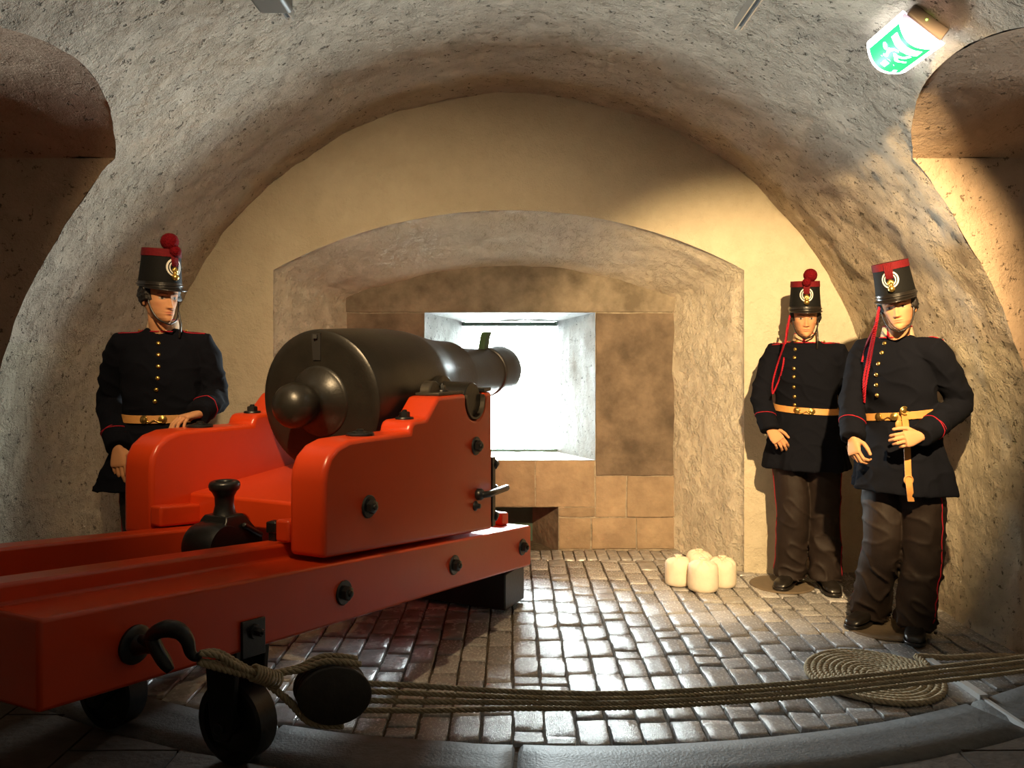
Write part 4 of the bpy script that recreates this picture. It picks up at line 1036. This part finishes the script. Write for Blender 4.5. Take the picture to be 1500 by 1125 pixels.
    nk.tube([nb0, nb0.lerp(nt_, .35), nb0.lerp(nt_, .65), nt_], [.062*k,.056*k,.053*k,.050*k], 24); grow(nk)
    for sgn in (-1, 1):                                             # ears
        e = MB(); c = H(sgn*.0745, .012, .105); M3 = HM.to_3x3() @ Matrix.Rotation(sgn*.35, 3, 'Z')
        e.ball(c, .032*k, 16, 12, (.30,.58,1.0), M3); e.ball(c + M3 @ Vector((sgn*.006,-.001,.004)), .024*k, 14, 10, (.25,.5,.95), M3); grow(e)
    tb = MB(); tb.loft([[axis(z*k) + RZ @ Vector((w*math.sin(a), d*math.cos(a), 0)) for a in [2*PI*j/20 for j in range(20)]] for z, w, d in ((.85,.14,.08),(1.0,.15,.085),(1.17,.13,.08),(1.38,.15,.09),(1.46,.14,.07),(1.53,.06,.05))]); grow(tb)
    for key, sgn in (('L',-1),('R',1)):
        S0, E_, W_ = arms[key]; a = MB(); a.tube([S0, S0.lerp(E_,.5), E_, E_.lerp(W_,.5), W_], [.046,.043,.038,.034,.027], 14); grow(a)
        hc = cfg['hand'+key]; d = Vector(hc['dir']); vs, fs = hand(W_ + (W_-E_).normalized()*.004, d, Vector(hc['back']), hc['thumb'], W_-E_, hc['curls'], hc.get('spread',.05), hc.get('tdirs'), hc.get('k', 1.0)*k)
        body.add(vs, fs); cols.extend([SKINC]*len(vs))
    legs = cfg['legs']; lm_ = MB()
    for (hx, hyy), kn, an, fd in legs:
        hp_ = root + RZ @ Vector((hx, hyy, .90*k)); lm_.tube([hp_, Vector(kn), Vector(an)], [.075,.055,.04], 14)
    grow(lm_)
    bo = build('body', body, M_SKIN, parent=T, smooth=True, label='painted mannequin head, hands and body', fix=True)
    ca = bo.data.color_attributes.new('paint', 'FLOAT_COLOR', 'POINT')
    for i, c in enumerate(cols): ca.data[i].color = (*c, 1)
    # hair
    hm = MB(); n = 60; rows = 22
    def hair(u, v):
        z = lerp(.066, .185, v); w, f, b = interp(HEADT, z); lim = 1.02 + .2*v; th = lerp(lim, 2*PI-lim, u)
        if z < .10: lim2 = lerp(2.0, 1.35, (z-.066)/.034); th = lerp(lim2, 2*PI-lim2, u)
        s_, c_ = math.sin(th), math.cos(th); e = .013 + .008*noise.noise(Vector((th*7, z*70, sd))) + .012*max(0, 1-abs(z-.115)/.05)*(1 if abs(th-PI) > .5 else .6)
        if u < .02 or u > .98 or v < .03: e = .001
        return H((w+e)*s_, -(f+e)*c_ if c_ > 0 else (b+e)*-c_, z)
    hm.grid(hair, n, rows); build('hair', hm, M_HAIR, parent=T, smooth=True)
    # trousers
    tm = MB()
    for (hx, hyy), kn, an, fd in legs:
        hp_ = root + RZ @ Vector((hx, hyy, .93*k)); kn, an = Vector(kn), Vector(an); path = catmull([hp_, hp_.lerp(kn,.5), kn, kn.lerp(an,.5), an, an + (an-kn).normalized()*.035], 9)
        N_ = len(path)
        def wob(i, th, s0=hx*30):
            t = i/N_; lowf = max(0, (t-.62)/.38); kf = math.exp(-((t-.48)/.12)**2)
            return 1 + lowf*(.14*math.sin(26*t + 1.3*math.sin(th+s0)*2 + s0) + .05*math.sin(41*t - 2*th)) + kf*.03*math.sin(30*t+2*th) + .025*math.sin(3*th + 5*t + s0)
        tm.tube(path, [lerp(.112,.094,min(1,i/N_*1.6)) + (.010*max(0,(i/N_-.75)/.25)) for i in range(N_)], 24, wob=wob)
    tr_ = build('trousers', tm, M_TROU, parent=T, smooth=True); remesh(tr_, .0075, 2, .5); crumple(tr_, .009, lambda z: 1.5 if z < .35 else .8)
    bt = BVHTree.FromPolygons([v.co + root for v in tr_.data.vertices], [tuple(p.vertices) for p in tr_.data.polygons])
    for (hx, hyy), kn, an, fd in legs:
        sgn = 1 if hx > 0 else -1; pts = []
        hp_ = root + RZ @ Vector((hx, hyy, .86*k)); ctr = catmull([hp_, Vector(kn), Vector(an)], 12)
        for c in ctr:
            dv = RZ @ Vector((sgn, -.15, 0)); h = bt.ray_cast(c + dv*.2, -dv)
            if h[0] is not None: pts.append(h[0] + dv*.001)
        if len(pts) > 3: p = MB(); p.tube(pts, .0030, 6); build('trouser_piping', p, M_PIPE, parent=tr_, smooth=True, label='red piping down the outer seam')
    # shoes
    for (hx, hyy), kn, an, fd in legs:
        fd = Vector((math.sin(math.radians(fd)), -math.cos(math.radians(fd)), 0)); sdv = Vector((-fd.y, fd.x, 0)); base = Vector((an[0], an[1], cfg.get('sole', .012))) - fd*.085
        secs = [(0,.026,.060),(.015,.036,.085),(.05,.041,.105),(.09,.042,.110),(.13,.043,.092),(.17,.048,.074),(.21,.051,.062),(.25,.049,.054),(.275,.040,.044),(.292,.022,.028)]
        m = MB()
        def sec(u, w, h): return [base + fd*u + sdv*(w*math.copysign(abs(math.cos(a))**.7, math.cos(a))) + Vector((0,0, .014 + max(0, (h-.014))*(.5+.5*math.sin(a)) )) for a in [2*PI*j/20 for j in range(20)]]
        m.loft([sec(*s_) for s_ in secs]); sh_ = build('shoe', m, M_BLKL, parent=T, smooth=True)
        m = MB(); outl = [(-.004,.028),(.02,.041),(.08,.043),(.12,.043),(.17,.052),(.22,.055),(.26,.050),(.285,.038),(.298,.018)]
        poly = [base + fd*u + sdv*w for u, w in outl] + [base + fd*u - sdv*w for u, w in reversed(outl)]
        m.loft([[p + Vector((0,0,z)) for p in poly] for z in (0,.017)]); build('sole', m, M_BLKL, parent=sh_, bevel=.003)
        m = MB()
        for q in range(4):
            u = .115+.022*q; h_ = .098-.0085*q*1.25
            m.tube([base + fd*(u-.005) + sdv*.020 + Vector((0,0,h_-.006)), base + fd*u + Vector((0,0,h_+.004)), base + fd*(u+.005) - sdv*.020 + Vector((0,0,h_-.006))], .0026, 6)
        build('laces', m, M_BLKL, parent=sh_, smooth=True)
    if 'disc' in cfg:
        m = MB(); c = Vector(cfg['disc'][:2]+(0,)); m.lathe([(.0,.0),(.0,.0),(.001,cfg['disc'][2]),(.006,cfg['disc'][2]),(.011,cfg['disc'][2]*.96),(.012,.001)], c + Vector((0,0,.001)), (0,0,1), 48, (1,0,0)); sharp(build('base_disc', m, M_DISC, parent=T), 30)
    # shako
    HR = HM.to_3x3()
    def hat(x, y, z):                                               # hat frame: tilted a little on the head
        v = Matrix.Rotation(cfg.get('hatpitch', 0), 3, 'X') @ Vector((x, y, z)); return H(v.x, v.y+.006, v.z + .166)
    def hring(z, w, dpt, n=48): return [hat(w*math.sin(2*PI*j/n), -dpt*math.cos(2*PI*j/n), z) for j in range(n)]
    m = MB(); m.loft([hring(z, w, d) for z, w, d in ((0,.096,.112),(.004,.0975,.1135),(.06,.093,.108),(.12,.089,.101),(.176,.0865,.096),(.186,.086,.095),(.186,.082,.091),(.178,.078,.087),(.176,.002,.002))])
    hatob = build('shako', m, M_FELT, parent=T, label='black felt shako with red top band'); sharp(hatob, 50)
    def band(z0, z1, e, mt, nm):
        m = MB(); lo = lambda z: (lerp(.0975,.0865,z/.18)+e, lerp(.1135,.096,z/.18)+e)
        r0 = [hring(z0, *lo(z0)), hring(z1, *lo(z1))]; i0 = [hring(z1, lo(z1)[0]-.004, lo(z1)[1]-.004), hring(z0, lo(z0)[0]-.004, lo(z0)[1]-.004)]
        m.loft([r0[0], r0[1], i0[0], i0[1], r0[0]], cap=False); return sharp(build(nm, m, mt, parent=hatob), 50)
    band(.150,.187,.0022, M_REDC, 'top_band'); band(.0,.026,.0022, M_BLKL, 'sweat_band')
    m = MB(); vs_top = []; n = 28
    rings = []
    for dz in (0, -.004):
        for q in (0, 1):
            pass
    def vis(u, v, dz):
        th = lerp(-1.25, 1.25, u); ex = .044*max(0, math.cos(th*1.2))**.6*v; dr = .012*v*max(0, math.cos(th))
        return hat((.0985+ex*.6)*math.sin(th), -(.1145+ex)*math.cos(th), .002 - dr + dz)
    m.grid(lambda u, v: vis(u, v, 0), n, 6); m.grid(lambda u, v: vis(u, v, -.004), n, 6)
    m.tube([vis(i/n, 1, -.002) for i in range(n+1)], .0032, 6); build('visor', m, M_BLKL, parent=hatob, smooth=True)
    m = MB(); m.tube([hat(.1005*math.sin(t), -.117*math.cos(t), .012) for t in [2*PI*i/48 for i in range(49)]], .004, 6, cap=False); build('hat_strap', m, M_BLKL, parent=hatob, smooth=True)
    fr = lambda x, z, e=0: hat(x, -(lerp(.1135,.096,z/.18)+e)*math.sqrt(max(.1, 1-(x/.09)**2)), z)
    ca_ = cfg.get('badge', 0)
    for r, mt, nm in ((.040, M_SILV, 'cockade'), (.033, M_FELT, 'cockade_ring'), (.028, M_SILV, 'cockade'), (.023, M_FELT, 'cockade_centre')):
        e0 = .004 + (.040-r)*.12
        m = MB(); m.loft([[fr(ca_+q*r*math.cos(a), .100+q*r*1.1*math.sin(a), e0+d) for a in [2*PI*i/36 for i in range(36)]] for q, d in ((1,-.004),(1,.001),(.55,.002))]); build(nm, m, mt, parent=hatob)
    m = MB(); m.ball(fr(ca_, .053, .010), .017*k, 16, 10); m.ball(fr(ca_, .072, .009), .011*k, 12, 8)
    for dx, hgt in ((-.012,.022),(-.006,.030),(0,.034),(.006,.029),(.012,.021)):
        m.tube([fr(ca_+dx*.3,.070,.010), fr(ca_+dx*.9,.075+hgt*.5,.011), fr(ca_+dx*1.1,.076+hgt,.010)], [.006,.006,.0015], 8)
    build('grenade_badge', m, M_GOLD, parent=hatob, smooth=True)
    m = MB()                                                        # red loop from the rim to the badge
    for dx in (-.014,-.007,0,.007,.014): m.tube([fr(ca_+dx*1.2,.184,.004), fr(ca_+dx*1.1,.15,.007), fr(ca_+dx*.9,.105,.011)], .0052, 8)
    build('badge_loop', m, M_REDC, parent=hatob, smooth=True)
    if cfg.get('pompom', True):
        def fuzzy(c, r, s2):
            m = MB(); n1, n2 = 40, 28; rings = []
            for i in range(1, n2):
                ph = PI*i/n2; ring = []
                for j in range(n1):
                    th = 2*PI*j/n1; d = Vector((math.sin(ph)*math.cos(th), math.sin(ph)*math.sin(th), -math.cos(ph)))
                    ring.append(c + d*r*(1 + .05*noise.noise(d*14+Vector((s2,0,0)))))
                rings.append(ring)
            return m.loft(rings)
        build('pompom', fuzzy(fr(ca_+cfg['pomx'], .222, -.012), .042*k, sd), M_POM, parent=hatob, smooth=True)
        build('pompom', fuzzy(fr(ca_, .178, .012), .027*k, sd+3), M_POM, parent=hatob, smooth=True)
    # chin strap
    m = MB()
    for sgn in (-1, 1): m.tube(catmull([hat(sgn*.094,-.012,.004), H(sgn*.079,-.028,.115), H(sgn*.069,-.050,.06), H(sgn*.045,-.080,.012), H(0,-.104,-.010)], 6), [.0045]*25, 8, flat=.8)
    if cfg.get('tail'): m.tube(catmull([H(.067,-.055,.055), H(.070,-.075,.0), H(.068,-.080,-.04), H(.066,-.078,-.075)], 5), [.0055]*16, 8)
    build('chin_strap', m, M_BLKL, parent=hatob, smooth=True)
    for cd in cfg.get('cords', []):
        m = MB()
        pts = [at(*q) if len(q) == 3 else pix(q[0], q[1], .016) for q in cd]; rope(m, catmull(pts, 6), .0062, .03, 2, 6, 6)
        build('cap_cord', m, M_PIPE, parent=T, smooth=True, label='red cap cord hanging to the chest')
    cfg.update(T=T, pix=pix, coat=coat, bel=bel, axis=axis, belt_o=belt)
    return T
def ft(px, py, z=.10):                                              # ankle over a floor pixel
    p = flo(px, py); p.z = z; return p
soldiers = []
# left, behind the gun
fl1 = Vector((-1.83,4.10,.1)); fr1 = Vector((-1.60,4.12,.1))
soldiers.append(dict(label='mannequin soldier behind the gun carriage, at left, one hand resting on the red cheek', x=-1.785, y=4.12, k=1.022, yaw=14, seed=1.0, head=(52,5,0), chin=(247,471,3.99),
  elbowL=(160,588,4.16), wristL=(173,654,3.94), elbowR=(317,583,4.20), wristR=(291,606,3.93), buttons=[(230,484),(232,503),(232,520),(232,537),(231,554),(229,571),(227,588)], clasps=(-16,4), belt=1.15, btilt=.0,
  handL=dict(dir=(.10,-.12,-1), back=(-.15,-1,.1), thumb=-1, curls=((.15,.35,.25),(.18,.38,.25),(.2,.4,.25),(.22,.4,.25))),
  handR=dict(dir=(-.42,-.75,-.12), back=(-.1,-.1,1), thumb=1, curls=((.45,.55,.35),(.5,.55,.35),(.5,.55,.35),(.5,.55,.35)), spread=.09),
  legs=(((-.10,0),(-1.86,4.09,.5),(-1.86,4.10,.10),-20),((.10,0),(-1.655,4.11,.5),(-1.645,4.14,.10),10)), pompom=True, pomx=-.016, tail=True, badge=.012, hem=.80, flare=.28, disc=(-1.74,4.10,.20)))
# right, further back
soldiers.append(dict(label='mannequin soldier at right with red pompom, further back by the end wall', x=1.885, y=5.17, k=.995, yaw=-27, seed=2.3, head=(-15,4,0), chin=(1181,493,5.05),
  elbowL=(1114,580,5.20), wristL=(1127,628,5.07), elbowR=(1246,582,5.22), wristR=(1228,646,5.10), buttons=[(1167,500),(1165,512),(1164,524),(1163,540),(1163,552),(1163,567),(1164,581),(1164,593)], clasps=(-8,12), belt=1.148, btilt=-.012,
  handL=dict(dir=(.50,-.35,-.70), back=(-.2,-.9,.35), thumb=-1, curls=((.35,.55,.35),(.4,.6,.35),(.45,.6,.4),(.5,.6,.4))),
  handR=dict(dir=(-.12,-.25,-1), back=(.35,-.9,.15), thumb=1, curls=((.2,.45,.3),(.3,.5,.3),(.3,.5,.3),(.35,.5,.3))),
  legs=(((-.105,0),(1.80,5.15,.5),(1.795,5.20,.10),-38),((.105,0),(1.985,5.13,.5),(1.99,5.12,.10),-4)), pompom=True, pomx=.024, tail=True, disc=(1.74,5.20,.20), sole=.013,
  cords=[[(1157,462,5.08),(1153,480,5.06),(1150,500),(1140,530),(1132,560),(1131,576)], [(1157,464,5.08),(1154,482,5.06),(1151,502),(1147,535),(1139,562),(1132,577)]]))
# right, in front
soldiers.append(dict(label='mannequin soldier nearest the right wall, no pompom, holding a tan leather frog', x=2.085, y=4.30, k=1.005, yaw=-56, seed=4.1, head=(-33,5,-9), chin=(1318,482,4.13), hatpitch=.06, lean=(-.03,0),
  elbowL=(1248,590,4.42), wristL=(1249,640,4.26), elbowR=(1409,592,4.20), wristR=(1350,638,4.03), buttons=[(1301,491),(1296,503),(1292,517),(1287,533),(1284,549),(1284,564),(1285,579)], clasps=(-10,10), belt=1.165, btilt=.022, sl=1.03,
  handL=dict(dir=(-.05,-.4,-.9), back=(-.8,-.3,.1), thumb=-1, curls=((.55,.9,.5),(.6,.9,.5),(.65,.9,.5),(.7,.9,.5))),
  handR=dict(dir=(-.90,-.18,-.16), back=(-.25,-.92,.15), thumb=1, curls=((.55,.85,.5),(.6,.9,.5),(.65,.9,.5),(.7,.9,.5)), tdirs=((.6,.6,-.3),(.2,.95,-.35),(.05,.95,-.4))),
  legs=(((-.105,0),(2.00,4.33,.5),(1.985,4.47,.10),-52),((.105,0),(2.16,4.22,.5),(2.135,4.26,.10),-28)), pompom=False, disc=(2.02,4.38,.20), sole=.013,
  cords=[[(1288,450,4.13),(1284,468,4.10),(1279,490),(1270,530),(1265,560),(1266,588)], [(1288,452,4.13),(1285,470,4.10),(1281,492),(1274,530),(1268,565),(1266,590)], [(1285,470,4.08),(1277,488),(1269,506),(1263,530)]]))
for cfg in soldiers: mannequin(cfg)
# leather frog in the hand of the front right mannequin
c3 = soldiers[2]; P = c3['pix']
m = MB(); pth = [P(1325,603,.012), P(1327,622,.012), P(1329,645,.014), P(1330,675,.014), P(1331,697,.016), P(1333,716,.02), at(1335,735,P(1332,695,.02).y)]
pth = catmull(pth, 4); rings = []
for i, p in enumerate(pth):
    w = .017; rings.append([p + Vector((-w,0,0)), p + Vector((w,0,0)), p + Vector((w,.006,0)), p + Vector((-w,.006,0))])
m.loft(rings); fg = build('frog_strap', m, M_LEATH, parent=c3['T'], bevel=.002, label='tan leather strap hanging from the belt')
for px, py in ((1325,602),(1331,703)):
    p = P(px, py, .016 if py > 620 else .012); m = MB(); m.tube([p + Vector((.021*math.cos(2*PI*i/24), 0, .021*math.sin(2*PI*i/24))) for i in range(25)], .0045, 8, cap=False)
    if py < 620: m.lathe([(0,.018),(.003,.016),(.005,.009),(.006,.002)], p + Vector((0,.004,0)), (0,-1,0), 18)
    build('strap_ring', m, M_GOLD if py < 620 else M_LEATH, parent=fg, smooth=True)
m = MB(); p = P(1317,622,.016); m.ball(p, .020, 12, 8, (1,.4,1.3)); build('frog_keeper', m, M_LEATH, parent=fg, smooth=True)
